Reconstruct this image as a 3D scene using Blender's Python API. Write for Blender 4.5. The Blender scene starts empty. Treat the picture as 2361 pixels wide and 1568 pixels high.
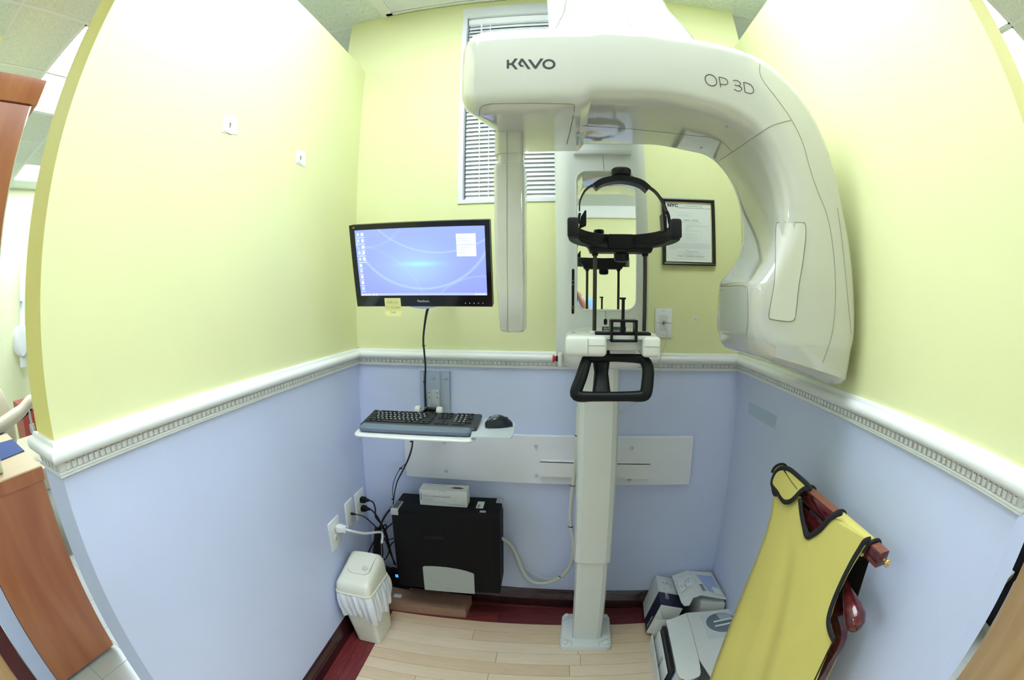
import bpy, bmesh, math, random
from mathutils import Vector, Matrix
from mathutils.bvhtree import BVHTree
random.seed(7)
PI = math.pi
scene = bpy.context.scene
COL = scene.collection

# ------------------------------------------------------------------ camera
CAM = Vector((0.03609, -2.06499, 1.595))
RIGHT = Vector((0.99111220, 0.13302806, 0.00037704))
UP = Vector((-0.01305394, 0.09443569, 0.99544538))
FWD = Vector((-0.13238656, 0.98660298, -0.09533290))
cam_data = bpy.data.cameras.new('camera')
cam = bpy.data.objects.new('camera', cam_data)
COL.objects.link(cam)
cam.matrix_world = Matrix(((RIGHT.x, UP.x, -FWD.x, CAM.x), (RIGHT.y, UP.y, -FWD.y, CAM.y),
                           (RIGHT.z, UP.z, -FWD.z, CAM.z), (0, 0, 0, 1)))
scene.camera = cam
cam_data.type = 'PANO'
cam_data.sensor_fit = 'HORIZONTAL'
cam_data.sensor_width = 36.0
cam_data.sensor_height = 36.0 * 1568 / 2361
cam_data.clip_start = 0.01
cc = cam_data.cycles if hasattr(cam_data, 'cycles') and hasattr(cam_data.cycles, 'panorama_type') else cam_data
cc.panorama_type = 'FISHEYE_LENS_POLYNOMIAL'
cc.fisheye_fov = math.radians(210)
cc.fisheye_polynomial_k0 = 0.0
cc.fisheye_polynomial_k1 = -0.0613864
cc.fisheye_polynomial_k2 = 0.0
cc.fisheye_polynomial_k3 = 3.7533e-5
cc.fisheye_polynomial_k4 = -2.8915e-6

# ------------------------------------------------------------------ world, exposure
scene.view_settings.view_transform = 'Standard'
scene.view_settings.look = 'None'
scene.view_settings.gamma = 1.0
scene.view_settings.use_curve_mapping = False
scene.view_settings.exposure = 0.56
world = bpy.data.worlds.new('world'); scene.world = world
world.use_nodes = True
bg = world.node_tree.nodes['Background']
bg.inputs[0].default_value = (0.82, 0.91, 1.0, 1); bg.inputs[1].default_value = 0.45
PANEL, BOOTH, ENTRY_FILL, REAR_FILL = 15, 8, 4.5, 18            # diffuser strengths; the entrance and rear panels are added fill light

# ------------------------------------------------------------------ pixel rays of the calibrated lens -> points on real planes
def ray(x, y):
    dx, dy = x - 1180.5, 784 - y
    r = math.hypot(dx, dy) + 1e-9
    u = r / 1000.0
    th = u / 1.0683689 - 0.1330612 * u**3 + 0.1562971 * u**4
    s = math.sin(th) / r
    return (RIGHT * (dx * s) + UP * (dy * s) + FWD * math.cos(th))
def hit(x, y, n, d):
    n = Vector(n); v = ray(x, y)
    return CAM + v * ((d - n.dot(CAM)) / n.dot(v))
def aty(x, y, d): return hit(x, y, (0, 1, 0), d)
def atz(x, y, d): return hit(x, y, (0, 0, 1), d)
def atx(x, y, d): return hit(x, y, (1, 0, 0), d)
SK = math.radians(-2.4311)           # the side walls stand 2.4 degrees off square to the back wall
CS, SN = math.cos(SK), math.sin(SK)
WN = Vector((CS, -SN, 0))            # normal of the side walls
WD = Vector((SN, CS, 0))             # direction of the side walls, towards the back
DL, DR = -1.0, 0.79844
def rm(x, y, z=0.0): return Vector((CS * x + SN * y, -SN * x + CS * y, z))   # room frame -> world
def atl(x, y, o=0.0): return hit(x, y, WN, DL + o)
def atr(x, y, o=0.0): return hit(x, y, WN, DR - o)
ROOM = Matrix(((CS, SN, 0, 0), (-SN, CS, 0, 0), (0, 0, 1, 0), (0, 0, 0, 1)))

# ------------------------------------------------------------------ materials
MATS = {}
def mat(name, col, rough=0.5, metal=0.0, spec=0.5, noise=0.0, nscale=8.0, bump=0.0, bscale=200.0, stretch=(1, 1, 1), col2=None,
        coat=0.0, emit=None, estr=0.0, trans=0.0, alpha=1.0, sub=0.0):
    if name in MATS: return MATS[name]
    m = bpy.data.materials.new(name); m.use_nodes = True
    nt = m.node_tree; b = nt.nodes['Principled BSDF']
    b.inputs['Base Color'].default_value = (*col, 1)
    b.inputs['Roughness'].default_value = rough
    b.inputs['Metallic'].default_value = metal
    b.inputs['Specular IOR Level'].default_value = spec
    if coat: b.inputs['Coat Weight'].default_value = coat; b.inputs['Coat Roughness'].default_value = 0.05
    if trans: b.inputs['Transmission Weight'].default_value = trans
    if alpha < 1: b.inputs['Alpha'].default_value = alpha
    if emit: b.inputs['Emission Color'].default_value = (*emit, 1); b.inputs['Emission Strength'].default_value = estr
    tc = nt.nodes.new('ShaderNodeTexCoord'); mp = nt.nodes.new('ShaderNodeMapping')
    mp.inputs['Scale'].default_value = stretch
    nt.links.new(tc.outputs['Object'], mp.inputs[0])
    n = nt.nodes.new('ShaderNodeTexNoise'); n.inputs['Scale'].default_value = nscale; n.inputs['Detail'].default_value = 5
    nt.links.new(mp.outputs[0], n.inputs['Vector'])
    mx = nt.nodes.new('ShaderNodeMix'); mx.data_type = 'RGBA'
    c2 = col2 if col2 else tuple(max(0, c * (1 - max(noise, 0.02))) for c in col)
    mx.inputs[6].default_value = (*col, 1); mx.inputs[7].default_value = (*c2, 1)
    rmp = nt.nodes.new('ShaderNodeMapRange'); rmp.inputs[1].default_value = 0.35; rmp.inputs[2].default_value = 0.65
    nt.links.new(n.outputs[0], rmp.inputs[0]); nt.links.new(rmp.outputs[0], mx.inputs[0])
    nt.links.new(mx.outputs[2], b.inputs['Base Color'])
    if bump:
        n2 = nt.nodes.new('ShaderNodeTexNoise'); n2.inputs['Scale'].default_value = bscale; n2.inputs['Detail'].default_value = 3
        nt.links.new(tc.outputs['Object'], n2.inputs['Vector'])
        bp = nt.nodes.new('ShaderNodeBump'); bp.inputs['Strength'].default_value = bump; bp.inputs['Distance'].default_value = 0.002
        nt.links.new(n2.outputs[0], bp.inputs['Height']); nt.links.new(bp.outputs[0], b.inputs['Normal'])
    MATS[name] = m
    return m
def wood(name, c1, c2, rough=0.4, scale=6.0, stretch=(1, 8, 8), coat=0.0):
    return mat(name, c1, rough, noise=0.3, nscale=scale, stretch=stretch, col2=c2, coat=coat)

YEL = mat('yellow_paint', (0.785, 0.80, 0.43), 0.6, noise=0.03, nscale=3, bump=0.06, bscale=300)
END_GOLD = mat('end_gold', (0.86, 0.78, 0.25), 0.6, noise=0.03, nscale=3, bump=0.06, bscale=300)
BLU = mat('blue_paint', (0.62, 0.69, 0.93), 0.55, noise=0.03, nscale=3, bump=0.06, bscale=300)
TRIM = mat('trim_white', (0.84, 0.86, 0.84), 0.3)
MAHO = wood('mahogany', (0.045, 0.008, 0.010), (0.02, 0.004, 0.006), 0.18, 5, (2, 30, 30), coat=0.3)
REDW = wood('red_wood', (0.24, 0.035, 0.035), (0.13, 0.016, 0.018), 0.35, 5, (3, 40, 40))
REDW2 = wood('red_wood_dark', (0.17, 0.024, 0.026), (0.09, 0.012, 0.014), 0.35, 5, (3, 40, 40))
TILE = mat('ceiling_tile', (0.80, 0.88, 0.80), 0.9, noise=0.1, nscale=60)
GRID = mat('ceiling_grid', (0.84, 0.88, 0.86), 0.5)
FTILE = mat('floor_tile', (0.75, 0.78, 0.80), 0.25)
GROUT = mat('grout', (0.4, 0.4, 0.4), 0.8)
SILV = mat('aluminium', (0.44, 0.51, 0.62), 0.4, 0.3)
STEEL = mat('steel', (0.55, 0.57, 0.58), 0.3, 0.8)
BLACK = mat('black_plastic', (0.0045, 0.005, 0.006), 0.4, spec=0.2)
BLACKM = mat('black_matte', (0.006, 0.006, 0.0075), 0.5, spec=0.25)
CABLE = mat('black_cable', (0.008, 0.008, 0.010), 0.45)
WPLAS = mat('white_plastic', (0.82, 0.84, 0.83), 0.35)
CREAM = mat('cream_plastic', (0.80, 0.79, 0.66), 0.35)
IVORY = mat('ivory_plastic', (0.72, 0.73, 0.68), 0.3)
GLOSS = mat('white_enamel', (0.575, 0.575, 0.51), 0.07, spec=0.6, coat=1.0)
COLW = mat('column_enamel', (0.72, 0.75, 0.735), 0.3)
SEAM = mat('seam_grey', (0.24, 0.25, 0.21), 0.6)
INK = mat('ink', (0.03, 0.035, 0.035), 0.4)
INKG = mat('ink_grey', (0.20, 0.23, 0.25), 0.6)
PAPER = mat('paper', (0.82, 0.85, 0.85), 0.6)
GOLD = mat('gold', (0.75, 0.62, 0.25), 0.3, 0.6)
RED = mat('red_plastic', (0.72, 0.015, 0.03), 0.25)
GREYP = mat('grey_panel', (0.39, 0.42, 0.40), 0.45)
MIRROR = mat('mirror', (0.93, 0.95, 0.93), 0.01, 1.0)
CARD = mat('white_card', (0.78, 0.80, 0.79), 0.5, noise=0.03, nscale=20)
KRAFT = mat('kraft_card', (0.37, 0.215, 0.14), 0.7, noise=0.1, nscale=30)
DARKG = mat('dark_recess', (0.02, 0.02, 0.03), 0.7)
PCB = mat('charcoal_shell', (0.0065, 0.006, 0.0065), 0.6, spec=0.15, bump=0.15, bscale=900)

# ceiling tiles carry short fissures
def fissured():
    m = TILE; nt = m.node_tree; b = nt.nodes['Principled BSDF']
    tc = nt.nodes.new('ShaderNodeTexCoord'); mp = nt.nodes.new('ShaderNodeMapping'); mp.inputs['Scale'].default_value = (40, 110, 40)
    mp.inputs['Rotation'].default_value = (0, 0, 0.6)
    nt.links.new(tc.outputs['Object'], mp.inputs[0])
    n = nt.nodes.new('ShaderNodeTexNoise'); n.inputs['Scale'].default_value = 1.6; n.inputs['Detail'].default_value = 2
    nt.links.new(mp.outputs[0], n.inputs['Vector'])
    r = nt.nodes.new('ShaderNodeMapRange'); r.inputs[1].default_value = 0.29; r.inputs[2].default_value = 0.36
    nt.links.new(n.outputs[0], r.inputs[0])
    mx = nt.nodes.new('ShaderNodeMix'); mx.data_type = 'RGBA'
    mx.inputs[6].default_value = (0.50, 0.50, 0.40, 1)
    old = b.inputs['Base Color'].links[0].from_socket
    nt.links.new(old, mx.inputs[7]); nt.links.new(r.outputs[0], mx.inputs[0]); nt.links.new(mx.outputs[2], b.inputs['Base Color'])
fissured()

# ------------------------------------------------------------------ mesh helpers
def link(name, me, m, parent=None, smooth=None, loc=None):
    o = bpy.data.objects.new(name, me); COL.objects.link(o)
    if m and not me.materials: me.materials.append(m)
    if smooth is not None:
        me.shade_smooth() if smooth >= 180 else me.shade_smooth()
        if smooth < 180: me.set_sharp_from_angle(angle=math.radians(smooth))
    if loc is not None: o.location = loc
    if parent is not None:
        o.parent = parent
        o.matrix_parent_inverse = world_of(parent).inverted()
    return o
def world_of(o):
    m = o.matrix_basis.copy()
    if o.parent is not None: m = world_of(o.parent) @ o.matrix_parent_inverse @ m
    return m
def obj(name, bm, m, parent=None, smooth=None):
    """bmesh in world coordinates -> one mesh object with its origin in the middle of it"""
    bmesh.ops.recalc_face_normals(bm, faces=bm.faces)
    vs = [v.co for v in bm.verts]
    lo = Vector([min(v[i] for v in vs) for i in range(3)]); hi = Vector([max(v[i] for v in vs) for i in range(3)])
    c = (lo + hi) / 2
    for v in bm.verts: v.co -= c
    me = bpy.data.meshes.new(name); bm.to_mesh(me); bm.free()
    return link(name, me, m, parent, smooth, c)
def tag(o, label=None, cat=None, group=None, kind=None):
    if label: o['label'] = label
    if cat: o['category'] = cat
    if group: o['group'] = group
    if kind: o['kind'] = kind
    return o
def thing(name, label, cat, loc=(0, 0, 0), group=None):
    o = bpy.data.objects.new(name, None); COL.objects.link(o); o.location = loc; o.empty_display_size = 0.05
    return tag(o, label, cat, group)
def box(c, s, M=None, bev=0.0, seg=2, bm=None):
    bm0 = bmesh.new(); bmesh.ops.create_cube(bm0, size=1.0)
    for v in bm0.verts: v.co = Vector((v.co.x * s[0], v.co.y * s[1], v.co.z * s[2]))
    if bev: bmesh.ops.bevel(bm0, geom=bm0.edges[:], offset=bev, segments=seg, profile=0.5, affect='EDGES')
    for v in bm0.verts:
        v.co = v.co + Vector(c)
        if M is not None: v.co = M @ v.co
    return join(bm, bm0)
def bx(lo, hi, M=None, bev=0.0, seg=2, bm=None):
    lo, hi = Vector(lo), Vector(hi)
    return box((lo + hi) / 2, hi - lo, M, bev, seg, bm)
def join(bm, bm0):
    if bm is None: return bm0
    me = bpy.data.meshes.new('t'); bm0.to_mesh(me); bm0.free(); bm.from_mesh(me); bpy.data.meshes.remove(me)
    return bm
def rings(rs, closed=True, cap=True, bm=None, loop=False):
    """loft through rings of equal point count"""
    b = bmesh.new(); vr = [[b.verts.new(p) for p in r] for r in rs]
    n = len(rs[0]); k = len(rs)
    for i in range(k if loop else k - 1):
        A, B = vr[i], vr[(i + 1) % k]
        for j in range(n if closed else n - 1):
            try: b.faces.new((A[j], A[(j + 1) % n], B[(j + 1) % n], B[j]))
            except ValueError: pass
    if cap and closed and not loop:
        b.faces.new(vr[0][::-1]); b.faces.new(vr[-1])
    return join(bm, b)
def cat_rom(P, n=6, closed=False):
    P = [Vector(p) for p in P]; out = []
    k = len(P)
    for i in range(k if closed else k - 1):
        if closed: a, b, c, d = P[i - 1], P[i], P[(i + 1) % k], P[(i + 2) % k]
        else: a, b, c, d = P[max(i - 1, 0)], P[i], P[i + 1], P[min(i + 2, k - 1)]
        for j in range(n):
            t = j / n
            out.append(0.5 * ((2 * b) + (c - a) * t + (2 * a - 5 * b + 4 * c - d) * t * t + (3 * b - a - 3 * c + d) * t**3))
    if not closed: out.append(P[-1])
    return out
def tube(P, r, n=8, bm=None, closed=False, sm=6, flat=None):
    """round tube through points; r a number or one per point; flat=(vector, ratio) squashes it"""
    pts = cat_rom(P, sm, closed) if sm else [Vector(p) for p in P]
    k = len(pts); rr = []
    for i in range(k):
        if isinstance(r, (int, float)): rr.append(r)
        else:
            f = i / max(k - 1, 1) * (len(r) - 1); a = min(int(f), len(r) - 2); rr.append(r[a] + (r[a + 1] - r[a]) * (f - a))
    R = []; up = None
    for i in range(k):
        t = (pts[(i + 1) % k] - pts[i - 1]) if closed else (pts[min(i + 1, k - 1)] - pts[max(i - 1, 0)])
        t.normalize()
        if up is None:
            up = Vector((0, 0, 1)) if abs(t.z) < 0.9 else Vector((0, 1, 0))
        s = t.cross(up)
        if s.length < 1e-4: s = t.orthogonal()
        s.normalize(); up = s.cross(t).normalized()
        R.append([pts[i] + (s * math.cos(a) + up * math.sin(a)) * rr[i] for a in [2 * PI * j / n for j in range(n)]])
    return rings(R, True, not closed, bm, closed)
def cyl(a, b, r, n=16, bm=None, r2=None):
    return tube([a, b], r if r2 is None else [r, r2], n, bm, sm=0)
def lathe(prof, c, axis='z', n=20, bm=None, M=None):
    """prof: (radius, height) pairs about an axis through c"""
    c = Vector(c); R = []
    for r, h in prof:
        ring = []
        for j in range(n):
            a = 2 * PI * j / n; u, v = r * math.cos(a), r * math.sin(a)
            p = {'z': Vector((u, v, h)), 'y': Vector((u, -h, v)), 'x': Vector((h, u, v))}[axis]
            ring.append((M @ p if M is not None else p) + c)
        R.append(ring)
    return rings(R, True, True, bm)
def prism(poly, d, bm=None):
    """planar polygon (world points) pushed by vector d"""
    d = Vector(d)
    return rings([[Vector(p) for p in poly], [Vector(p) + d for p in poly]], True, True, bm)
def rrect(w, h, r, n=5):
    out = []
    for cx, cy, a0 in ((w / 2 - r, h / 2 - r, 0), (-w / 2 + r, h / 2 - r, 90), (-w / 2 + r, -h / 2 + r, 180), (w / 2 - r, -h / 2 + r, 270)):
        for i in range(n + 1):
            a = math.radians(a0 + 90 * i / n); out.append((cx + r * math.cos(a), cy + r * math.sin(a)))
    return out
def quad(pts, bm=None):
    b = bmesh.new(); b.faces.new([b.verts.new(Vector(p)) for p in pts]); return join(bm, b)
def text(name, s, M, size, mt, parent=None, thick=0.0004, align='CENTER', wx=1.0, bend=None, bold=0.0):
    cu = bpy.data.curves.new(name, 'FONT'); cu.body = s; cu.size = size; cu.extrude = thick; cu.align_x = align; cu.align_y = 'CENTER'; cu.resolution_u = 3; cu.offset = bold
    o = bpy.data.objects.new(name, cu); COL.objects.link(o)
    dg = bpy.context.evaluated_depsgraph_get()
    me = bpy.data.meshes.new_from_object(o.evaluated_get(dg)); bpy.data.objects.remove(o); bpy.data.curves.remove(cu)
    bm = bmesh.new(); bm.from_mesh(me); bpy.data.meshes.remove(me)
    for v in bm.verts:
        v.co.x *= wx
        v.co = M @ v.co
    if bend: bend(bm)
    return obj(name, bm, mt, parent)
def frame(o, ex, ey):
    """matrix with local x = ex, local y = ey, z = their cross product"""
    ex = Vector(ex).normalized(); ez = ex.cross(Vector(ey)).normalized(); ey = ez.cross(ex)
    return Matrix(((ex.x, ey.x, ez.x, o[0]), (ex.y, ey.y, ez.y, o[1]), (ex.z, ey.z, ez.z, o[2]), (0, 0, 0, 1)))
def rot(rx, ry, rz, loc=(0, 0, 0)):
    return Matrix.Translation(loc) @ Matrix.Rotation(rz, 4, 'Z') @ Matrix.Rotation(ry, 4, 'Y') @ Matrix.Rotation(rx, 4, 'X')
def copies(src, mats, parent, name=None):
    """linked duplicates of a part (shared mesh) at the given world matrices applied to the source's own placing"""
    out = []
    for Mx in mats:
        c = src.copy(); COL.objects.link(c)
        w = Mx @ world_of(src)
        c.parent = parent; c.matrix_parent_inverse = world_of(parent).inverted(); c.matrix_basis = w
        out.append(c)
    return out
T = Matrix.Translation
# ================================================================== THE SETTING
ZC, ZP, ZR = 3.128, 2.771, 1.300      # ceiling, partition top, colour split behind the rail
def struct(o): o['kind'] = 'structure'; return o

# --- floor: red border boards round a field of pale maple
floor = struct(obj('floor', bx((-1.25, -3.9, -0.05), (1.05, 0.3, -0.006), ROOM), mat('subfloor', (0.05, 0.025, 0.015), 0.8)))
PALES = [wood('maple_%s' % w, c, d, 0.30, 5, (1.5, 9, 9)) for w, c, d in (
    ('light', (0.74, 0.59, 0.42), (0.71, 0.55, 0.38)), ('warm', (0.70, 0.53, 0.36), (0.66, 0.49, 0.32)), ('cream', (0.77, 0.63, 0.47), (0.74, 0.59, 0.43)))]
def plank(x0, x1, y0, y1, m, name='plank', top=0.0):
    o = obj(name, bx((x0 + .0008, y0 + .0009, -0.006), (x1 - .0008, y1 - .0009, top), ROOM, 0.0006, 1), m, floor)
    return o
def y_old(p): return SN * p[0] + CS * p[1]
def x_old(p): return CS * p[0] - SN * p[1]
XL, XR, YT, PW = -0.845, 0.640, -0.172, 0.0775
cuts = {0: [], 1: [(1083, 1442)], 2: [(1316, 1510)], 3: [(1133, 1500)], 4: [(1286, 1538)], 5: [(1114, 1549)]}
k = 0; y = YT
while y > -3.3:
    y0 = y - PW
    xs = [XL]
    if k == 1: xs += [-0.40]
    elif k == 3: xs += [-0.27, 0.11]
    elif k == 4: xs += [0.06]
    elif k == 5: xs += [-0.29]
    elif k == 2: xs += [0.10]
    elif k > 5: xs += sorted(random.uniform(-.7, .5) for _ in range(2))
    xs.append(XR)
    for a, b in zip(xs[:-1], xs[1:]): plank(a, b, y0, y, random.choice(PALES))
    y = y0; k += 1
for i, (y0, y1) in enumerate(((YT, YT + .076), (YT + .076, YT + .152), (YT + .152, YT + .25))):
    xs = [-1.0, [-0.30, 0.0, .2][i], [0.40, .33, .5][i], 0.80]
    for a, b in zip(xs[:-1], xs[1:]): plank(a, b, y0, y1, random.choice((REDW, REDW2)))
REDV = wood('red_wood_long', (0.22, 0.032, 0.032), (0.12, 0.015, 0.017), 0.35, 5, (40, 3, 40))
for x0, x1 in ((-1.0, -0.922), (-0.922, XL), (XR, .72), (.72, .80)):
    ys = [YT, -0.75 if x0 < -0.95 else -1.0, -1.9, -3.3]
    for a, b in zip(ys[1:], ys[:-1]): plank(x0, x1, a, b, REDV)
# white tile floors of the neighbouring rooms
floor2 = struct(obj('floor_left', bx((-7.2, -4.2, -0.05), (-1.26, 3, -0.004)), GROUT))
floor3 = struct(obj('floor_right', bx((1.06, -4.2, -0.05), (5, 3, -0.004)), GROUT))
src = None
for fl, xs in ((floor2, [-1.57 - .305 * i for i in range(6)]), (floor3, [1.22 + .305 * i for i in range(5)])):
    for x in xs:
        for yy in [-2.6 + .305 * i for i in range(6)]:
            o = obj('tile', bx((x, yy, -.004), (x + .302, yy + .302, 0.0), None, .0015, 1), FTILE, fl)

# --- walls (yellow above the rail, pale blue below)
def two_tone(name, lo, hi, M=None, holes=None, end=None):
    bm = bmesh.new(); mi = []
    def add(l, h, i):
        b = bx(l, h, M); n0 = len(bm.faces); join(bm, b); bm.faces.ensure_lookup_table()
        for f in bm.faces[n0:]: f.material_index = i
    add(lo, (hi[0], hi[1], ZR), 1)
    if not holes: add((lo[0], lo[1], ZR), hi, 0)
    else:
        x0, x1, z0, z1 = holes
        add((lo[0], lo[1], ZR), (hi[0], hi[1], z0), 0); add((lo[0], lo[1], z1), hi, 0)
        add((lo[0], lo[1], z0), (x0, hi[1], z1), 0); add((x1, lo[1], z0), (hi[0], hi[1], z1), 0)
    o = obj(name, bm, YEL); o.data.materials.append(BLU); o.data.materials.append(END_GOLD)
    if end is not None:                     # the free end of a partition gets a deeper gold colour
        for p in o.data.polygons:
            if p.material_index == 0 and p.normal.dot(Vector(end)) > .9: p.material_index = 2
    return struct(o)
YE = -1.688                           # front ends of the two partitions (room frame)
YEL_, YER_ = y_old(rm(-1, -1.648)), -1.722
two_tone('wall_back', (-1.125, 0, 0), (0.912, 0.14, ZC), None, (-0.480, 0.30, 2.028, 3.075))
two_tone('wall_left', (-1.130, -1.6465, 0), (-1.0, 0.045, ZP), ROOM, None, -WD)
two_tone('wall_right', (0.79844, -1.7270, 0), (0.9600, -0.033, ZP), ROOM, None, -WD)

# --- chair rail with dentils
def rail(name, A, B, out, ends=(0, 0), skip=0.0):
    """A->B along the wall at z=0, out = unit vector off the wall"""
    A, B, out = Vector(A), Vector(B), Vector(out); d = (B - A).normalized()
    prof = [(0, 1.346), (.010, 1.346), (.014, 1.342), (.015, 1.335), (.022, 1.334), (.029, 1.330), (.033, 1.323), (.033, 1.314), (.029, 1.307),
            (.022, 1.304), (.014, 1.303), (.012, 1.299), (.0045, 1.298), (.0045, 1.282), (.013, 1.281), (.013, 1.277), (.010, 1.275), (.010, 1.270), (.006, 1.267), (0, 1.267)]
    R = []
    for P, e in ((A, ends[0]), (B, ends[1])):
        R.append([P + out * o + d * (e * o) + Vector((0, 0, z)) for o, z in prof])
    t = struct(obj(name, rings(R), TRIM, None, 40))
    L = (B - A).length; n = int((L - 2 * skip) / 0.0205); s = None
    M0 = frame(A, d, out)
    for i in range(n):
        c = A + d * (skip + (L - 2 * skip) * (i + .5) / n) + out * .0085 + Vector((0, 0, 1.290))
        if s is None:
            s = obj('dentil', box((0, 0, 0), (.0115, .0090, .0140), frame(c, d, out) ), TRIM, t); c0 = c
        else: copies(s, [T(c - c0)], t)
    return t
PL0, PR0 = rm(-1.0, 0.0425), rm(0.79844, -0.0338)
LE, RE = rm(-1.0, -1.6465), rm(0.79844, -1.7270)
rail('trim_1', PL0, PR0, (0, -1, 0), (0, 0), .035)
rail('trim_2', LE, PL0, WN, (-1, 0), .012)
rail('trim_3', PR0, RE, -WN, (0, 1), .012)
LEo, REo = rm(-1.130, -1.6465), rm(0.960, -1.7270)
rail('trim_4', LEo, LE, -WD, (-1, 1), .004)
rail('trim_5', RE, REo, -WD, (-1, 1), .004)
# --- mahogany baseboards
def baseboard(name, A, B, out):
    A, B, out = Vector(A), Vector(B), Vector(out)
    prof = [(0, .108), (.004, .107), (.009, .100), (.011, .088), (.0135, .084), (.0135, .062), (.016, .058), (.018, .050), (.018, 0), (0, 0)]
    return struct(obj(name, rings([[P + out * o + Vector((0, 0, z)) for o, z in prof] for P in (A, B)]), MAHO, None, 35))
baseboard('baseboard_back', PL0, PR0, (0, -1, 0))
baseboard('baseboard_left', LE, PL0, WN)
baseboard('baseboard_right', PR0, RE, -WN)

# --- ceiling: tiles laid in a T-bar grid
MOD = 0.672
GX = [-0.925 - MOD * 9 + MOD * i for i in range(18)]
GY = [0.02 - MOD * 6 + MOD * i for i in range(10)]
ceil = struct(obj('ceiling', bx((-7.2, -4.2, ZC + .012), (5.0, 2.9, ZC + .08)), TILE))
LIGHTS = [(-2.276, -0.672 * 2 + .02, 2, 1), (-0.253, -1.324, 1, 2), (2.44, -1.996, 1, 2),
          (-5.65, -0.652, 1, 1), (-5.65, -0.652 - MOD, 1, 1), (-5.65, .02, 1, 1), (-0.253, -3.34, 2, 1), (-2.27, -3.34, 2, 1), (1.763, -3.34, 2, 1)]
used = set()
def cell(x, y): return (round((x + .925) / MOD), round((y - .02) / MOD))
LIT = []   # (i, j, nx, ny) in grid cells measured from the corner with the smallest x and y
for (i, j, nx, ny) in ((-4, -2, 2, 1), (-7, -1, 1, 1), (-7, 0, 1, 1), (1, -2, 2, 1), (0, -2, 1, 1), (0, -3, 2, 1), (4, -2, 1, 1), (5, -2, 1, 1), (-5, -5, 2, 1), (4, -5, 2, 1)):
    LIT.append((i, j, nx, ny))
    for a in range(nx):
        for b in range(ny): used.add((i + a, j + b))
VENT = (0, -1)
used.add(VENT); used.add((1, -1))
gx = lambda i: -0.925 + MOD * i
gy = lambda j: 0.02 + MOD * j
src = None
for i in range(-8, 7):
    for j in range(-6, 4):
        if (i, j) in used: continue
        if gx(i) > 0.4 and gy(j) > 1.5: continue
        x, y = gx(i) + MOD / 2, gy(j) + MOD / 2
        if src is None:
            src = obj('ceiling_tile', box((x, y, ZC + .006), (MOD - .006, MOD - .006, .012)), TILE, ceil); s0 = Vector((x, y, 0))
        else: copies(src, [T(Vector((x, y, 0)) - s0)], ceil)
for i in range(-8, 8):
    obj('grid_bar', bx((gx(i) - .012, gy(-6), ZC - .003), (gx(i) + .012, gy(4), ZC + .003)), GRID, ceil)
for j in range(-6, 5):
    obj('grid_bar', bx((gx(-8), gy(j) - .012, ZC - .0035), (gx(7), gy(j) + .012, ZC + .0025)), GRID, ceil)
def diff(k): return mat('light_diffuser_%d' % k, (0.9, 0.95, 1.0), 0.5, emit=(0.845, 0.955, 1.09), estr=float(k))
POWER = {(1, -2): BOOTH, (0, -2): BOOTH, (0, -3): ENTRY_FILL, (-5, -5): REAR_FILL, (4, -5): REAR_FILL}  # entrance panel and both rear panels are unseen, added to brighten the booth
LBL = {(-4, -2): 'long fluorescent ceiling light above the wooden cabinet in the next room', (-7, -1): 'far square ceiling light, the nearer of the pair at the far wall',
       (-7, 0): 'far square ceiling light next to the yellow partition end', (0, -2): 'fluorescent ceiling light above the booth, window side', (1, -2): 'fluorescent ceiling light above the booth over the machine arm', (-5, -5): 'added fill light panel behind the camera over the cabinets', (4, -5): 'added fill light panel behind the camera by the tan cabinet',
       (0, -3): 'added fill light panel above the booth entrance', (4, -2): 'ceiling light beyond the partition with the yellow apron', (5, -2): 'ceiling light at the upper corner beyond the apron partition', }
for (i, j, nx, ny) in LIT:
    x0, y0, x1, y1 = gx(i) + .012, gy(j) + .012, gx(i + nx) - .012, gy(j + ny) - .012
    t = thing('ceiling_light', LBL[(i, j)], 'light', ((x0 + x1) / 2, (y0 + y1) / 2, ZC))
    obj('diffuser', bx((x0 + .02, y0 + .02, ZC + .002), (x1 - .02, y1 - .02, ZC + .008)), diff(POWER.get((i, j), PANEL)), t)
    f = bx((x0, y0, ZC - .001), (x0 + .02, y1, ZC + .01)); bx((x1 - .02, y0, ZC - .001), (x1, y1, ZC + .01), bm=f)
    bx((x0, y0, ZC - .001), (x1, y0 + .02, ZC + .01), bm=f); bx((x0, y1 - .02, ZC - .001), (x1, y1, ZC + .01), bm=f)
    obj('frame', f, GRID, t)
# air grille in the ceiling
x0, x1, y0, y1 = gx(0) + .012, gx(2) - .012, gy(-1) + .012, gy(0) - .03
t = thing('air_grille', 'white slatted air grille in the ceiling by the window wall', 'vent', ((x0 + x1) / 2, (y0 + y1) / 2, ZC))
f = bx((x0, y0, ZC - .006), (x0 + .035, y1, ZC + .01)); bx((x1 - .035, y0, ZC - .006), (x1, y1, ZC + .01), bm=f)
bx((x0, y0, ZC - .006), (x1, y0 + .035, ZC + .01), bm=f); bx((x0, y1 - .022, ZC - .006), (x1, y1, ZC + .01), bm=f)
obj('frame', f, GRID, t)
obj('backing', bx((x0, y0, ZC + .0095), (x1, y1, ZC + .0115)), mat('grille_dark', (.30, .34, .30), .7), t)
s = None
for n in range(18):
    yy = y1 - .04 - n * .031
    if yy < y0 + .04: break
    Mx = T((0, yy, ZC + .002)) @ Matrix.Rotation(math.radians(-30), 4, 'X')
    if s is None: s = obj('slat', box(((x0 + x1) / 2, 0, 0), (x1 - x0 - .07, .028, .0015), Mx), GRID, t); ys = yy
    else: copies(s, [T((0, yy - ys, 0))], t)

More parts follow.
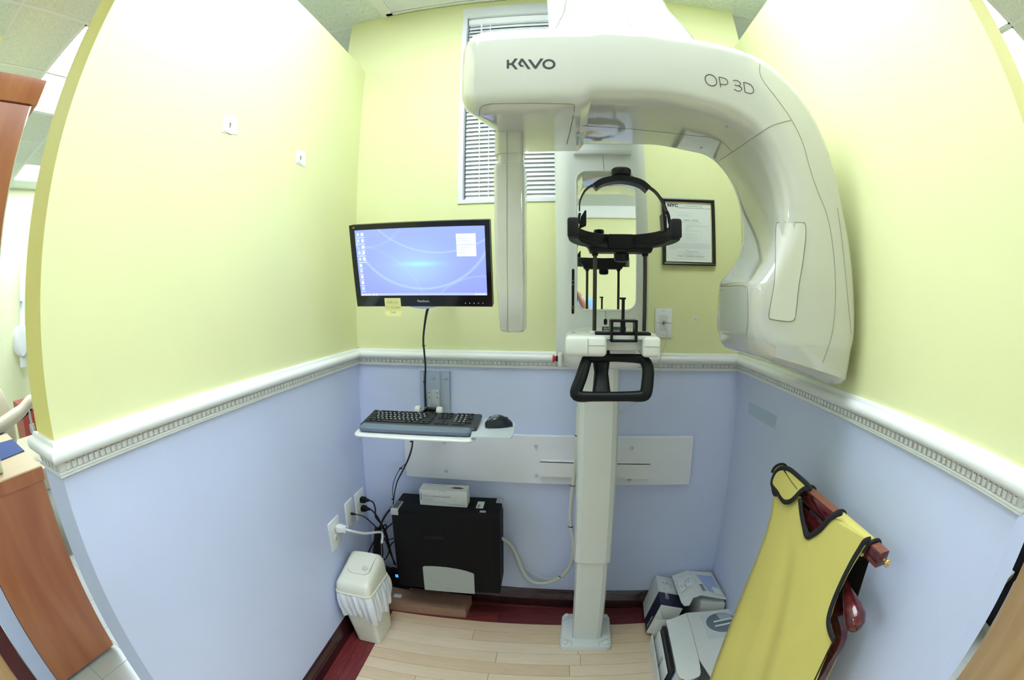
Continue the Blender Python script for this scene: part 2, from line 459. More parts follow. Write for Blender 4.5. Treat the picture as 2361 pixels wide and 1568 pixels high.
# --- window with venetian blind, set into the back wall
wn = struct(thing('window_1', None, None, (-.09, .05, 2.028)))
del_keys = [k for k in ('label', 'category') if k in wn]
WX0, WX1, WZ0, WZ1 = -.480, .300, 2.028, 3.075
WF = mat('window_frame_paint', (.78, .81, .82), .4)
f = bx((WX0 - .010, -.006, WZ0 - .012), (WX0 + .012, .10, WZ1 + .012)); bx((WX1 - .012, -.006, WZ0 - .012), (WX1 + .010, .10, WZ1 + .012), bm=f)
bx((WX0 + .012, -.006, WZ0 - .012), (WX1 - .012, .10, WZ0 + .006), bm=f)
obj('window_frame', f, WF, wn)
obj('window_head', bx((WX0 + .012, -.006, 3.022), (WX1 - .012, .10, WZ1 + .012)), WF, wn)
obj('window_pane', bx((WX0, .095, WZ0), (WX1, .102, WZ1)), mat('night_glass', (.05, .07, .13), .06, spec=.6), wn)
obj('window_mullion', bx((-.40, .082, WZ0), (-.365, .095, WZ1)), mat('mullion', (.25, .28, .33), .4), wn)
bl = thing('venetian_blind', 'white venetian blind with tilted slats in the back window', 'blind', (-.09, .03, WZ0))
SL = mat('blind_slat', (.92, .94, .95), .35)
obj('head_rail', bx((WX0 + .016, .012, 2.982), (WX1 - .016, .045, 3.020), None, .004, 1), SL, bl, 40)
s = None; n = 0; zz = WZ0 + .022
while zz < 2.975:
    Mx = T((0, .030, zz)) @ Matrix.Rotation(math.radians(58), 4, 'X')
    if s is None: s = obj('slat', box(((WX0 + WX1) / 2, 0, 0), (WX1 - WX0 - .036, .027, .0012), Mx), SL, bl); z0 = zz
    else: copies(s, [T((0, 0, zz - z0))], bl)
    zz += .0208
obj('bottom_rail', bx((WX0 + .018, .020, WZ0 + .006), (WX1 - .018, .042, WZ0 + .016)), SL, bl)
for x in (-.395, -.352, .18): obj('ladder_cord', cyl((x, .014, WZ0 + .01), (x, .014, 2.985), .0018, 6), SL, bl)
obj('tilt_wand', cyl((-.395, .006, 2.35), (-.395, .006, 2.985), .004, 8), SL, bl)
# ================================================================== THE X-RAY MACHINE
mach = thing('xray_machine', 'tall white dental panoramic x-ray machine on a floor column with curved overhead arm', 'x-ray machine', (0.15, -0.24, 0))
LEAN = lambda z: 0.153 - 0.021 * min(z, 1.2) / 1.2      # the column stands a touch out of plumb
# base plate with four bolt caps
P = [rm(x, y) for x, y in ((0.0,) * 2,) * 0]
bpc = Vector((0.148, -0.241, 0))
bm = bmesh.new()
R = []
for z, k in ((0, 1.0), (.022, 1.0), (.030, .965), (.032, .93)):
    R.append([bpc + Vector((u * k, v * k, z)) for u, v in rrect(.240, .270, .03)])
bp = obj('base_plate', rings(R), COLW, mach, 35)
for sx in (-1, 1):
    for sy in (-1, 1):
        c = bpc + Vector((sx * .096, sy * .108, .031))
        obj('bolt_cap', lathe([(.0135, 0), (.0135, .008), (.010, .012), (.004, .0135)], c), COLW, bp, 40)
bm = bmesh.new()
for p, q_ in (((-.064, -.133, .0323), (-.064, -.100, .0323)), ((.062, -.133, .0323), (.062, -.100, .0323)), ((-.064, -.1, .0323), (-.115, -.066, .0323)), ((.062, -.1, .0323), (.114, -.066, .0323)),
             ((-.064, .1, .0323), (-.115, .066, .0323)), ((.062, .1, .0323), (.114, .066, .0323))):
    tube([bpc + Vector(p), bpc + Vector(q_)], .0008, 5, bm, sm=0)
tag(obj('seam', bm, SEAM, bp), kind='stuff')
def col_ring(z, w, d, ch, yc=-.243):
    x = LEAN(z)
    pts = [(-w / 2 + ch, -d / 2), (w / 2 - ch, -d / 2), (w / 2 - ch * .3, -d / 2 + ch * .35), (w / 2, -d / 2 + ch), (w / 2, d / 2 - ch), (w / 2 - ch, d / 2), (-w / 2 + ch, d / 2), (-w / 2, d / 2 - ch), (-w / 2, -d / 2 + ch), (-w / 2 + ch * .3, -d / 2 + ch * .35)]
    return [Vector((x + a, yc + b, z)) for a, b in pts]
obj('lower_column', rings([col_ring(.03, .142, .150, .024), col_ring(.6, .142, .150, .024)]), COLW, mach, 25)
obj('upper_column', rings([col_ring(.486, .156, .166, .026), col_ring(.489, .160, .170, .026), col_ring(1.45, .160, .170, .026)]), COLW, mach, 25)
# carriage with mirror
def car_ring(z, x0, x1, y0, y1, r): 
    return [Vector(((x0 + x1) / 2 + a, (y0 + y1) / 2 + b, z)) for a, b in rrect(x1 - x0, y1 - y0, r, 6)]
R = [car_ring(1.325, .02, .285, -.340, -.10, .05), car_ring(1.345, -.020, .308, -.372, -.10, .052), car_ring(1.365, -.030, .312, -.380, -.10, .055), car_ring(1.75, -.032, .312, -.380, -.10, .055),
     car_ring(2.10, -.036, .306, -.380, -.10, .06), car_ring(2.9, -.05, .30, -.38, -.10, .07)]
carr = obj('carriage', rings(R), COLW, mach, 40)
cx, cz = .1525, 1.798
mw, mh = .210, .500
rim = rings([[Vector((cx + a, y, cz + b)) for a, b in rrect(mw + 2 * e, mh + 2 * e, .034 + e)] for y, e in ((-.3795, .006), (-.385, .005), (-.386, .0035), (-.3845, 0))], True, False)
obj('mirror_rim', rim, COLW, mach, 40)
obj('mirror', rings([[Vector((cx + a, y, cz + b)) for a, b in rrect(mw, mh, .034)] for y in (-.379, -.384)]), MIRROR, mach)
bm = bmesh.new()
tube([aty(1390, 356, -.3803), aty(1393, 407, -.3803)], .0009, 5, bm, sm=0); tube([aty(1396, 714, -.3803), aty(1396.5, 736, -.3803)], .0009, 5, bm, sm=0)
tag(obj('seam', bm, SEAM, carr), kind='stuff')
def capsule(a, b, r, y, d=.003):
    c = (a + b) / 2; h = abs(a.z - b.z)
    return rings([[Vector((c.x + u, yy, c.z + v)) for u, v in rrect(2 * r, h, r * .98)] for yy in (y, y - d)])
obj('indicator_strip', capsule(aty(1321, 620, -.38), aty(1321, 724, -.38), .0045, -.3785), BLACK, carr)
bm = bmesh.new()
for py in (647, 656, 706, 711): box(aty(1321, py, -.3818), (.003, .0015, .003), None, 0, bm=bm)
tag(obj('indicator_dots', bm, mat('dim_led', (.4, .45, .5), .3), carr), kind='stuff')
obj('key_slot', capsule(aty(1396, 735, -.38), aty(1396, 749, -.38), .006, -.3785), BLACK, carr)
a, b = aty(1321, 343, -.385), aty(1456, 357, -.385)
obj('slot_cover', bx((a.x, -.392, b.z), (b.x, -.375, a.z), None, .003), COLW, carr, 40)
# emergency stop on the left flank
es = obj('stop_bracket', bx((-.020, -.396, 1.338), (-.004, -.370, 1.388), None, .005), COLW, mach, 40)
c = Vector((-.021, -.386, 1.367))
obj('button_collar', lathe([(.011, 0), (.011, -.006), (.009, -.0065)], c, 'x'), BLACK, es, 40)
obj('stop_button', lathe([(.009, -.0065), (.010, -.012), (.0135, -.013), (.0135, -.017), (.010, -.019)], c, 'x'), RED, es, 40)
tag(bpy.data.objects['stop_button'], 'red mushroom emergency stop button')
# lower lip of the carriage over the column
a, b = aty(1360, 826, -.40), aty(1440, 838, -.40)
obj('carriage_lip', rings([[Vector((x, y, z)) for x, y in ((.082, -.40), (.20, -.40), (.215, -.33), (.067, -.33))] for z in (1.372, 1.41)]), COLW, carr)
obj('lip_slot', bx((.078, -.402, 1.366), (.205, -.335, 1.372)), BLACK, carr)

# ---- rotating unit: a C-shaped arm lofted along its bend
YF, YRR = -0.97, -0.56
def prj(px, d): return aty(px[0], px[1], d)
ST = [  # outer outline (front), inner outline (front), inner outline (rear) in image points of the calibrated view
    ((1380, 70), (1380, 236), (1372, 349)), ((1450, 75), (1450, 237), (1440, 350)),
    ((1540, 89), (1540, 243), (1515, 352)), ((1640, 106), (1630, 254), (1580, 357)), ((1700, 121), (1690, 274), (1612, 364)),
    ((1758, 147), (1735, 305), (1632, 374)), ((1812, 194), (1768, 345), (1650, 390)), ((1857, 250), (1790, 395), (1668, 412)),
    ((1892, 320), (1803, 450), (1687, 448)), ((1918, 400), (1806, 505), (1700, 500)), ((1936, 480), (1797, 555), (1705, 547)),
    ((1951, 550), (1777, 605), (1694, 595)), ((1961, 620), (1752, 642), (1668, 632)), ((1966, 690), (1736, 664), (1650, 655)),
    ((1967, 740), (1733, 720), (1645, 710)), ((1965, 780), (1736, 770), (1643, 755)), ((1958, 810), (1742, 790), (1648, 768))]
stations = []
def beam(x, xr, zt, zb, inset=0.0, din=0.0):
    """station across the straight part: x at the front, xr at the rear"""
    stations.append((Vector((x, YF + din, zt - inset)), Vector((x, YF + din, zb + inset)), Vector((xr, YRR - din, zb + inset)), Vector((xr, YRR - din, zt - inset))))
ZT, ZB, ZM = 2.318, 2.058, 2.082
XLft = -0.254
for t in (0.0, .12, .3, .5, .75, 1.0):
    s = math.sin(t * PI / 2); c_ = 1 - math.cos(t * PI / 2)
    ins = .052 * (1 - s)
    beam(XLft + .055 * c_, -.150 + .055 * c_, ZT, ZB, ins, .07 * (1 - s))
beam(-.16, -.07, ZT, ZB); beam(-.10, -.05, ZT, ZB); beam(-.03, .005, ZT, ZB); beam(.058, .050, ZT - .001, ZB); beam(.084, .068, ZT - .002, ZM); beam(.10, .09, ZT - .003, ZM)
for o, i, r in ST:
    Of = prj(o, -.915); If = prj(i, YF); Ir = prj(r, YRR)
    if o[0] < 1600: If.z = min(If.z, ZM); If.z = ZM; Ir.z = ZM; 
    Of.y = YF
    w = min(1.0, max(0.0, (o[1] - 120) / 300))
    Or = Vector((Of.x - .03 * w, YRR, Of.z - (.0 if w else 0)))
    stations.append((Of, If, Ir, Or))
# closing of the tube head's underside
Of, If, Ir, Or = stations[-1]
for k, (dz, f) in enumerate(((-.020, .03), (-.034, .10), (-.040, .22))):
    cen = (Of + If + Ir + Or) / 4
    sl = lambda p: Vector((p.x, p.y, p.z + dz - .055 * max(0, (p.x - .47) / .33)))
    stations.append(tuple(sl(p).lerp(Vector((cen.x, cen.y, sl(p).z)), f) for p in (Of, If, Ir, Or)))
def arm_ring(st, rho):
    Of, If, Ir, Or = st
    out = []
    N = 6
    for (u0, v0, a0) in ((1, 0, 270), (1, 1, 0), (0, 1, 90), (0, 0, 180)):
        cu = 1 - rho[0] if u0 else rho[0]; cv = 1 - rho[1] if v0 else rho[1]
        for i in range(N + 1):
            a = math.radians(a0 + 90 * i / N)
            u, v = cu + rho[0] * math.cos(a), cv + rho[1] * math.sin(a)
            out.append((Of * (1 - u) + If * u) * (1 - v) + (Or * (1 - u) + Ir * u) * v)
    return out
nb = 11
fine = stations[:nb + 1]
rest = stations[nb + 1:]
dense = []
for i in range(len(rest) - 4):
    for t in (0, .25, .5, .75):
        P4 = [rest[max(i - 1, 0)], rest[i], rest[i + 1], rest[min(i + 2, len(rest) - 1)]]
        st = []
        for c4 in range(4):
            a, b, c, d = (P4[k][c4] for k in range(4))
            st.append(0.5 * ((2 * b) + (c - a) * t + (2 * a - 5 * b + 4 * c - d) * t * t + (3 * b - a - 3 * c + d) * t**3))
        dense.append(tuple(st))
dense += rest[len(rest) - 4:]
allst = fine + dense
armR = []
for i, st in enumerate(allst):
    f = min(1, max(0, (i - 14) / 20))
    armR.append(arm_ring(st, (.20 - .02 * f, .11 + .05 * f)))
arm_bm = rings(armR)
bvh_bm = arm_bm.copy()
arm = obj('rotating_arm', arm_bm, GLOSS, mach, 38)
bmesh.ops.recalc_face_normals(bvh_bm, faces=bvh_bm.faces)
ARM = BVHTree.FromBMesh(bvh_bm)
def on_arm(px, py, lift=0.0, default=YF):
    v = ray(px, py).normalized(); h = ARM.ray_cast(CAM, v)
    if h[0] and h[0].y < -.45: return h[0] - v * lift
    q0 = ARM.find_nearest(aty(px, py, -.80))
    return q0[0] + q0[1] * lift
def seam(pts, r=.0010, name='seam', parent=None, sm=6, m=None):
    pp = cat_rom([Vector((x, y, 0)) for x, y in pts], sm) if sm else [Vector((x, y, 0)) for x, y in pts]
    hs_ = [p for p in pp if (lambda h: h[0] and h[0].y < -.45)(ARM.ray_cast(CAM, ray(p.x, p.y).normalized()))]
    return obj(name, tube([on_arm(p.x, p.y, .0002) for p in hs_], r, 5, sm=0), m or SEAM, parent or arm)
seam([(1752, 147), (1752, 168), (1762, 190), (1790, 226), (1825, 276), (1851, 330), (1868, 390), (1885, 440), (1905, 490), (1917, 545), (1925, 620), (1926, 700), (1920, 760), (1910, 800), (1897, 836)])
seam([(1824, 277), (1800, 283), (1775, 292), (1740, 315), (1700, 343), (1646, 379)])
seam([(1345, 290), (1390, 293), (1450, 297), (1520, 304), (1600, 313), (1640, 317), (1665, 328), (1688, 350)])
seam([(1652, 661), (1680, 660), (1719, 661), (1724, 690), (1725, 720), (1724, 750), (1721, 775)])
seam([(1931, 480), (1942, 560), (1952, 660), (1963, 770)])
seam([(1790, 516), (1796, 513), (1848, 513), (1857, 518), (1858, 545), (1852, 600), (1842, 660), (1834, 730), (1828, 740), (1818, 742), (1780, 737), (1773, 732), (1774, 715), (1785, 655), (1788, 600), (1788, 540), (1790, 516)], .0009, sm=3)
Q = lambda L, s=4.6125, o=(1030, 40): [(o[0] + x / s, o[1] + y / s) for x, y in L]
seam(Q([(490, 1440), (430, 1370), (372, 1250), (350, 1080), (350, 985), (375, 945), (435, 926), (520, 918), (900, 913), (1270, 920), (1345, 928), (1360, 950), (1330, 1130), (1255, 1432)]), .0012, sm=3)
# window panel and grey collimator plate set into the tube head
def patch(poly, m, name, lift=.0006, n=8):
    """thin plate lying on the arm's surface"""
    c = Vector((sum(p[0] for p in poly) / len(poly), sum(p[1] for p in poly) / len(poly), 0))
    b = bmesh.new(); R = []
    for k in range(1, n + 1):
        f = k / n
        R.append([b.verts.new(on_arm(c.x + (x - c.x) * f, c.y + (y - c.y) * f, lift)) for x, y in poly])
    cv = b.verts.new(on_arm(c.x, c.y, lift)); m_ = len(poly)
    for j in range(m_):
        b.faces.new((cv, R[0][j], R[0][(j + 1) % m_]))
        for k in range(n - 1): b.faces.new((R[k][j], R[k + 1][j], R[k + 1][(j + 1) % m_], R[k][(j + 1) % m_]))
    return obj(name, b, m, arm, 60)
def dens(poly, k=4):
    out = []
    for i in range(len(poly)):
        a, b = poly[i], poly[(i + 1) % len(poly)]
        out += [(a[0] + (b[0] - a[0]) * t / k, a[1] + (b[1] - a[1]) * t / k) for t in range(k)]
    return out
patch(dens([(1791, 515), (1850, 514), (1856, 520), (1857, 548), (1851, 600), (1841, 660), (1833, 732), (1827, 739), (1817, 741), (1780, 736), (1774, 731), (1775, 715), (1786, 655), (1789, 600), (1789, 540)], 2), mat('panel_cream', (.67, .665, .58), .35), 'window_panel', .0028, 16)
patch(dens([(1660, 664), (1718, 663), (1721, 690), (1722, 720), (1721, 750), (1717, 768), (1690, 766), (1661, 760), (1660, 710)]), mat('collimator_grey', (.50, .53, .50), .4), 'collimator_plate', .0012)
# lettering
LT = []
KP = [[(638, 452), (663, 452), (663, 485), (688, 485), (724, 437), (755, 437), (712, 495), (757, 552), (727, 552), (690, 508), (663, 508), (663, 543), (638, 543)],
      [(795, 437), (806, 437), (815, 443), (893, 549), (862, 549), (803, 468), (786, 492), (797, 507), (814, 511), (822, 525), (783, 525), (757, 492), (785, 444)],
      [(862, 448), (893, 448), (943, 515), (996, 437), (1028, 437), (957, 541), (943, 549), (930, 543)]]
bm = bmesh.new()
for poly in KP:
    P = [on_arm(x, y, .0006) for x, y in Q(poly)]
    prism(P, (0, .0012, 0), bm)
n = 32
R = []
for k, (rx, ry) in enumerate(((70, 54), (44, 33))):
    R.append([on_arm(*Q([(1087 + rx * math.cos(2 * PI * j / n), 498 + ry * math.sin(2 * PI * j / n))])[0], .0006) for j in range(n)])
back = [[p + Vector((0, .0012, 0)) for p in r] for r in R]
rings([R[0], R[1], back[1], back[0]], True, False, bm, True)
tag(obj('lettering', bm, INK, arm), 'bold dark maker name in wide capital letters')
q2 = lambda L: [(1540 + x / 6.533, y / 6.533) for x, y in L]
bm = bmesh.new()
def stroke(pts, closed=False, sm=5):
    pp = cat_rom([Vector((x, y, 0)) for x, y in pts], sm, closed) if sm else [Vector((x, y, 0)) for x, y in pts]
    tube([on_arm(p.x, p.y, .0004) for p in pp], .0012, 6, bm, closed, sm=0)
stroke(q2([(648 + 88 * math.cos(a) + 8 * math.sin(a), 1208 + 84 * math.sin(a) + 16 * math.cos(a)) for a in [2 * PI * j / 14 for j in range(14)]]), True, 3)
stroke(q2([(770, 1160), (783, 1236), (796, 1312)]), sm=2)
stroke(q2([(770, 1160), (835, 1172), (885, 1200), (902, 1240), (885, 1270), (845, 1275), (786, 1262)]))
stroke(q2([(980, 1214), (1030, 1208), (1080, 1235), (1092, 1268), (1062, 1290), (1004, 1278)]))
stroke(q2([(1062, 1290), (1104, 1318), (1108, 1352), (1062, 1372), (996, 1343)]))
stroke(q2([(1140, 1240), (1151, 1314), (1162, 1388)]), sm=2)
stroke(q2([(1162, 1388), (1240, 1408), (1285, 1385), (1287, 1338), (1250, 1280), (1190, 1250), (1140, 1240)]))
tag(obj('lettering', bm, INK, arm), 'thin dark model designation in round letters')
for px, py in ((1677, 293), (1619, 341)): obj('rivet', lathe([(.006, 0), (.006, .0008), (.005, .001)], on_arm(px, py, .0006), 'z', 14), mat('rivet_grey', (.35, .36, .36), .4), arm)

# ---- sensor head hanging at the left end
R = []
for z, w0, w1, d in ((1.4925, -.160, -.108, .05), (1.4955, -.166, -.103, .075), (1.503, -.169, -.100, .085), (1.60, -.176, -.100, .09), (1.72, -.183, -.100, .09), (1.955, -.187, -.101, .09), (1.964, -.184, -.104, .086), (1.968, -.176, -.112, .07)):
    R.append([Vector(((w0 + w1) / 2 + a, -.755 + b, z)) for a, b in rrect(w1 - w0, d, .012)])
sen = obj('sensor_head', rings(R), GLOSS, mach, 40)
obj('seam', tube([aty(1169, 374, -.8008), aty(1169, 560, -.8008), aty(1171, 767, -.7995)], .0007, 5, sm=0), SEAM, sen)
st = obj('sensor_neck', rings([[Vector((-.1445 + a, -.755 + b, z)) for a, b in rrect(w, d, .018)] for z, w, d in ((1.995, .082, .088), (2.075, .082, .088))]), GLOSS, mach, 40)
obj('neck_core', rings([[Vector((-.1405 + a, -.757 + b, z)) for a, b in rrect(w, d, .014)] for z, w, d in ((1.955, .072, .078), (2.0, .072, .078))]), GLOSS, mach, 40)
bm = tube([aty(1169, 300, -.8000), aty(1169, 372, -.8)], .0007, 5, sm=0)
tube([Vector((-.186, -.752, 2.071)), Vector((-.186, -.79, 2.066)), Vector((-.165, -.802, 2.066)), Vector((-.12, -.802, 2.066)), Vector((-.102, -.79, 2.066)), Vector((-.1015, -.752, 2.06))], .0013, 5, bm, sm=3)
tag(obj('seam', bm, SEAM, st), kind='stuff')

# ---- overhead shelf that carries the arm
R = []
for z, x0, x1, y0, y1, r in ((2.285, -.04, .45, -.93, -.50, .13), (2.34, -.030, .428, -.92, -.50, .13), (2.40, -.010, .410, -.895, -.48, .12), (2.48, .018, .372, -.865, -.46, .11),
                             (2.58, .035, .345, -.84, -.44, .10), (2.72, .05, .328, -.83, -.40, .10), (2.80, .055, .322, -.83, -.30, .09), (2.95, .055, .322, -.82, -.20, .09), (2.98, .075, .30, -.80, -.22, .08)):
    R.append([Vector(((x0 + x1) / 2 + a, (y0 + y1) / 2 + b, z)) for a, b in rrect(x1 - x0, y1 - y0, r, 8)])
RR = []
for i in range(len(R) - 1):
    for t in (0, .34, .67): RR.append([a.lerp(b, t) for a, b in zip(R[i], R[i + 1])])
RR.append(R[-1])
sh_ = obj('overhead_shelf', rings(RR), GLOSS, mach, 50)
obj('seam', tube([Vector((.205, -.9205, 2.34)), Vector((.203, -.8955, 2.40)), Vector((.197, -.8655, 2.48)), Vector((.193, -.8405, 2.58)), Vector((.189, -.8305, 2.72))], .0013, 5, sm=0), SEAM, sh_)

# ---- chin table, handle, bite holder, head support
ct = bx((.014, -.872, 1.438), (.122, -.70, 1.492), None, .012, 3)
bx((.214, -.872, 1.438), (.262, -.70, 1.492), None, .010, 3, ct)
bx((.10, -.838, 1.452), (.235, -.70, 1.490), None, .004, 2, ct)
tab = obj('chin_table', ct, IVORY, mach, 40)
tp = rings([[Vector((x, y, z)) for x, y in ((.016, -.80), (.03, -.86), (.11, -.86), (.23, -.86), (.252, -.85), (.260, -.80), (.250, -.66), (.20, -.56), (.11, -.54), (.05, -.58), (.022, -.68))] for z in (1.484, 1.494)])
obj('table_top', tp, IVORY, tab)
obj('table_arm', rings([[Vector((.14 + a, y, 1.445 + b)) for a, b in rrect(.16, .07, .02)] for y in (-.70, -.37)]), COLW, tab, 40)
bm = tube([Vector((.073, -.8725, 1.445)), Vector((.073, -.8725, 1.486))], .0006, 5, sm=0)
tube([Vector((.073, -.8725, 1.468)), Vector((.118, -.8725, 1.468))], .0006, 5, bm, sm=0); tube([Vector((.218, -.8725, 1.467)), Vector((.258, -.8725, 1.467))], .0006, 5, bm, sm=0)
tag(obj('seam', bm, SEAM, tab), kind='stuff')
obj('key_pad', bx((.030, -.80, 1.4935), (.040, -.785, 1.4945)), INKG, tab)
a, b = aty(1388, 753, -.70), aty(1443, 768, -.70)
lp = obj('cover_label', bx((a.x, -.705, b.z), (b.x, -.70, a.z), None, .001), mat('slate_label', (.05, .075, .085), .4), tab)
M = frame((a.x + .006, -.7055, a.z - .0045), (1, 0, 0), (0, 0, 1))
text('lettering', 'Bite Block', M, .0062, PAPER, lp, .0002, 'LEFT')
text('lettering', 'Disposable Cover', M @ T((0, -.0062, 0)), .0062, PAPER, lp, .0002, 'LEFT')
# black hand grip
HP = [(1356, 826, -.835), (1350, 838, -.845), (1340, 870, -.86), (1328, 905, -.875), (1338, 914, -.88), (1365, 914.5, -.88), (1408, 914.5, -.88), (1450, 914, -.88), (1480, 913, -.88), (1489, 906, -.878), (1493, 880, -.865), (1494, 850, -.85), (1486, 832, -.84), (1470, 827, -.835), (1408, 825, -.83), (1375, 826, -.83)]
grip = obj('hand_grip', tube([aty(*h) for h in HP], [.0135, .0150, .0160, .0165, .0155, .0135, .0130, .0135, .0155, .0165, .0165, .0160, .0150, .013, .011, .012, .0135], 12, closed=True, sm=4), BLACK, mach, 60)
obj('grip_stem', rings([[Vector((.1115 + a, y + b, z)) for a, b in rrect(w, d, .014)] for z, w, d, y in ((1.448, .046, .05, -.80), (1.42, .046, .05, -.805), (1.39, .038, .04, -.82), (1.36, .044, .036, -.845), (1.337, .050, .03, -.862))]), BLACK, mach, 50)
# bite holder
yb = -.86
def pz(px, py, y=yb): return aty(px, py, y)
bm = bmesh.new()
L, Rr, Tt, Bb = pz(1407, 760).x, pz(1469, 760).x, pz(1435, 738).z, pz(1435, 788).z
bx((L, yb - .014, Bb), (L + .0065, yb + .040, Tt), None, .0015, 1, bm); bx((Rr - .0065, yb - .014, Bb), (Rr, yb + .040, Tt), None, .0015, 1, bm)
bx((L, yb - .014, Tt - .005), (Rr, yb + .040, Tt + .001), None, .0015, 1, bm); bx((L, yb - .014, Bb), (Rr, yb + .040, Bb + .006), None, .0015, 1, bm)
bh = obj('bite_holder', bm, BLACK, mach)
c = pz(1437, 760).x
bx_rod = bx((c - .006, yb + .006, Bb), (c + .006, yb + .018, Tt + .001)); bx((c - .0042, yb + .006, Tt), (c + .0036, yb + .014, pz(1434, 686).z), bm=bx_rod)
z = pz(1434, 688).z
bx((c - .011, yb + .002, z - .003), (c + .006, yb + .016, z + .0025), None, .001, 1, bx_rod)
obj('bite_rod', bx_rod, BLACK, bh)
obj('cross_bar', bx((pz(1372, 780).x, yb + .005, 1.4935), (pz(1502, 780).x, yb + .050, 1.5015), None, .002, 1), BLACK, bh)
# temple support rods
RL, RRX, YROD = .0930, .2315, -.773
for x in (RL, RRX):
    obj('support_rod', cyl((x, YROD, 1.492), (x, YROD, 1.722), .0056, 14), mat('dark_bronze', (.035, .026, .018), .35, .3), mach, 60)
    obj('rod_collar', lathe([(.013, 0), (.013, .004), (.008, .006)], (x, YROD, 1.4935)), WPLAS, tab, 40)
    obj('rod_socket', cyl((x, YROD, 1.706), (x, YROD, 1.722), .0085, 14), BLACK, mach, 60)
hs = obj('head_support', prism([Vector((x, -.742, z)) for x, z in ((.080, 1.714), (.244, 1.714), (.250, 1.728), (.262, 1.740), (.063, 1.740), (.074, 1.728))], (0, -.062, 0)), BLACKM, mach, 40)
band = [(.029, -.935, 1.757), (.030, -.905, 1.755), (.040, -.860, 1.752), (.068, -.812, 1.748), (.112, -.786, 1.745), (.1625, -.780, 1.744), (.212, -.786, 1.745), (.256, -.812, 1.748), (.281, -.860, 1.752), (.288, -.905, 1.755), (.287, -.935, 1.757)]
pts = cat_rom(band, 5)
R = []
for i, p in enumerate(pts):
    t = (pts[min(i + 1, len(pts) - 1)] - pts[max(i - 1, 0)]).normalized(); s = t.cross(Vector((0, 0, 1))).normalized()
    f = abs(i / (len(pts) - 1) - .5) * 2
    h = .0190 + .004 * f; w = .0065
    fo = .020 * (1 - .5 * f)
    R.append([p + s * a + Vector((0, 0, b)) for a, b in ((w + fo, -h), (w + fo, -h * .55), (w, -h * .2), (w, h * .9), (w * .6, h), (-w * .6, h), (-w, h * .9), (-w, -h))])
obj('temple_band', rings(R), BLACKM, hs, 30)
a, b = aty(1401, 541, -.795), aty(1459, 575, -.795)
obj('forehead_pad', bx((a.x, -.812, b.z), (b.x, -.787, a.z), None, .003), BLACK, hs, 40)
obj('band_knob', lathe([(.008, -.026), (.018, -.024), (.021, -.018), (.021, -.004), (.012, 0)], (.166, -.772, 1.715), n=14), BLACK, hs, 30)
for s, x in ((-1, .0345), (1, .2825)):
    hb = bx((x - .015, -.958, 1.735), (x + .012, -.918, 1.783), None, .006); obj('hinge_block', hb, BLACKM, hs, 40)
    if s < 0: P = [(1335, 522), (1352, 515), (1352, 486), (1349, 484), (1339, 500)]
    else: P = [(1537, 500), (1531, 488), (1528, 492), (1531, 530), (1538, 533)]
    obj('temple_pad', prism([aty(px, py, -.925) for px, py in P], (0, .045, 0)), BLACK, hs)
def strap(P, w, th, m, name, d=.012):
    pts = [aty(px, py, -.925) for px, py in P]; pts = cat_rom(pts, 5); R = []
    for i, p in enumerate(pts):
        t = (pts[min(i + 1, len(pts) - 1)] - pts[max(i - 1, 0)]).normalized(); s = t.cross(Vector((0, 1, 0))).normalized()
        R.append([p + s * a + Vector((0, b, 0)) for a, b in ((th, -w), (th, w), (-th, w), (-th, -w))])
    return obj(name, rings(R), m, hs, 30)
strap([(1336, 486), (1337, 466), (1344, 448), (1355, 434), (1372, 425)], .010, .0016, BLACKM, 'strap')
strap([(1493, 430), (1510, 442), (1524, 460), (1533, 478), (1537, 490)], .010, .0016, BLACKM, 'strap')
strap([(1370, 433), (1385, 423), (1405, 417), (1432, 414), (1458, 418), (1478, 425), (1494, 438)], .017, .0075, BLACK, 'crown_pad')
strap([(1337, 492), (1335, 502), (1334, 515)], .006, .003, BLACK, 'strap_clip'); strap([(1537, 488), (1541, 498), (1544, 515)], .006, .003, BLACK, 'strap_clip')
cz0 = aty(1432, 413, -.925).z
prof = [(.018, 0), (.018, .007), (.0235, .009), (.025, .013), (.025, .022), (.022, .026), (.010, .028)]
obj('crown_knob', lathe(prof, (.1525, -.925, cz0), n=14), BLACK, hs, 25)
# ================================================================== MONITOR AND CABLES
MM = rot(.2522, .0049, .0185, (-.5319, -.4140, 1.7113))
MWd, MHt = .540, .3193
mon = thing('monitor', 'black flat monitor with blue desktop hanging tilted from the back wall', 'monitor', (-.53, -.40, 1.71))
ml = lambda x, z, y=0.0: MM @ Vector((x, y, z))
obj('shell', box((0, .016, 0), (MWd, .030, MHt), MM, .004, 2), BLACK, mon, 40)
sx0, sx1, sz0, sz1 = -.250, .2515, -.117, .139
bm = bmesh.new()
for lo, hi in (((-MWd / 2, -.004, -MHt / 2), (sx0, .002, MHt / 2)), ((sx1, -.004, -MHt / 2), (MWd / 2, .002, MHt / 2)), ((sx0, -.004, sz1), (sx1, .002, MHt / 2)), ((sx0, -.004, -MHt / 2), (sx1, .002, sz0))):
    bx(lo, hi, MM, 0, 0, bm)
obj('bezel', bm, mat('bezel_gloss', (.008, .008, .010), .08), mon)
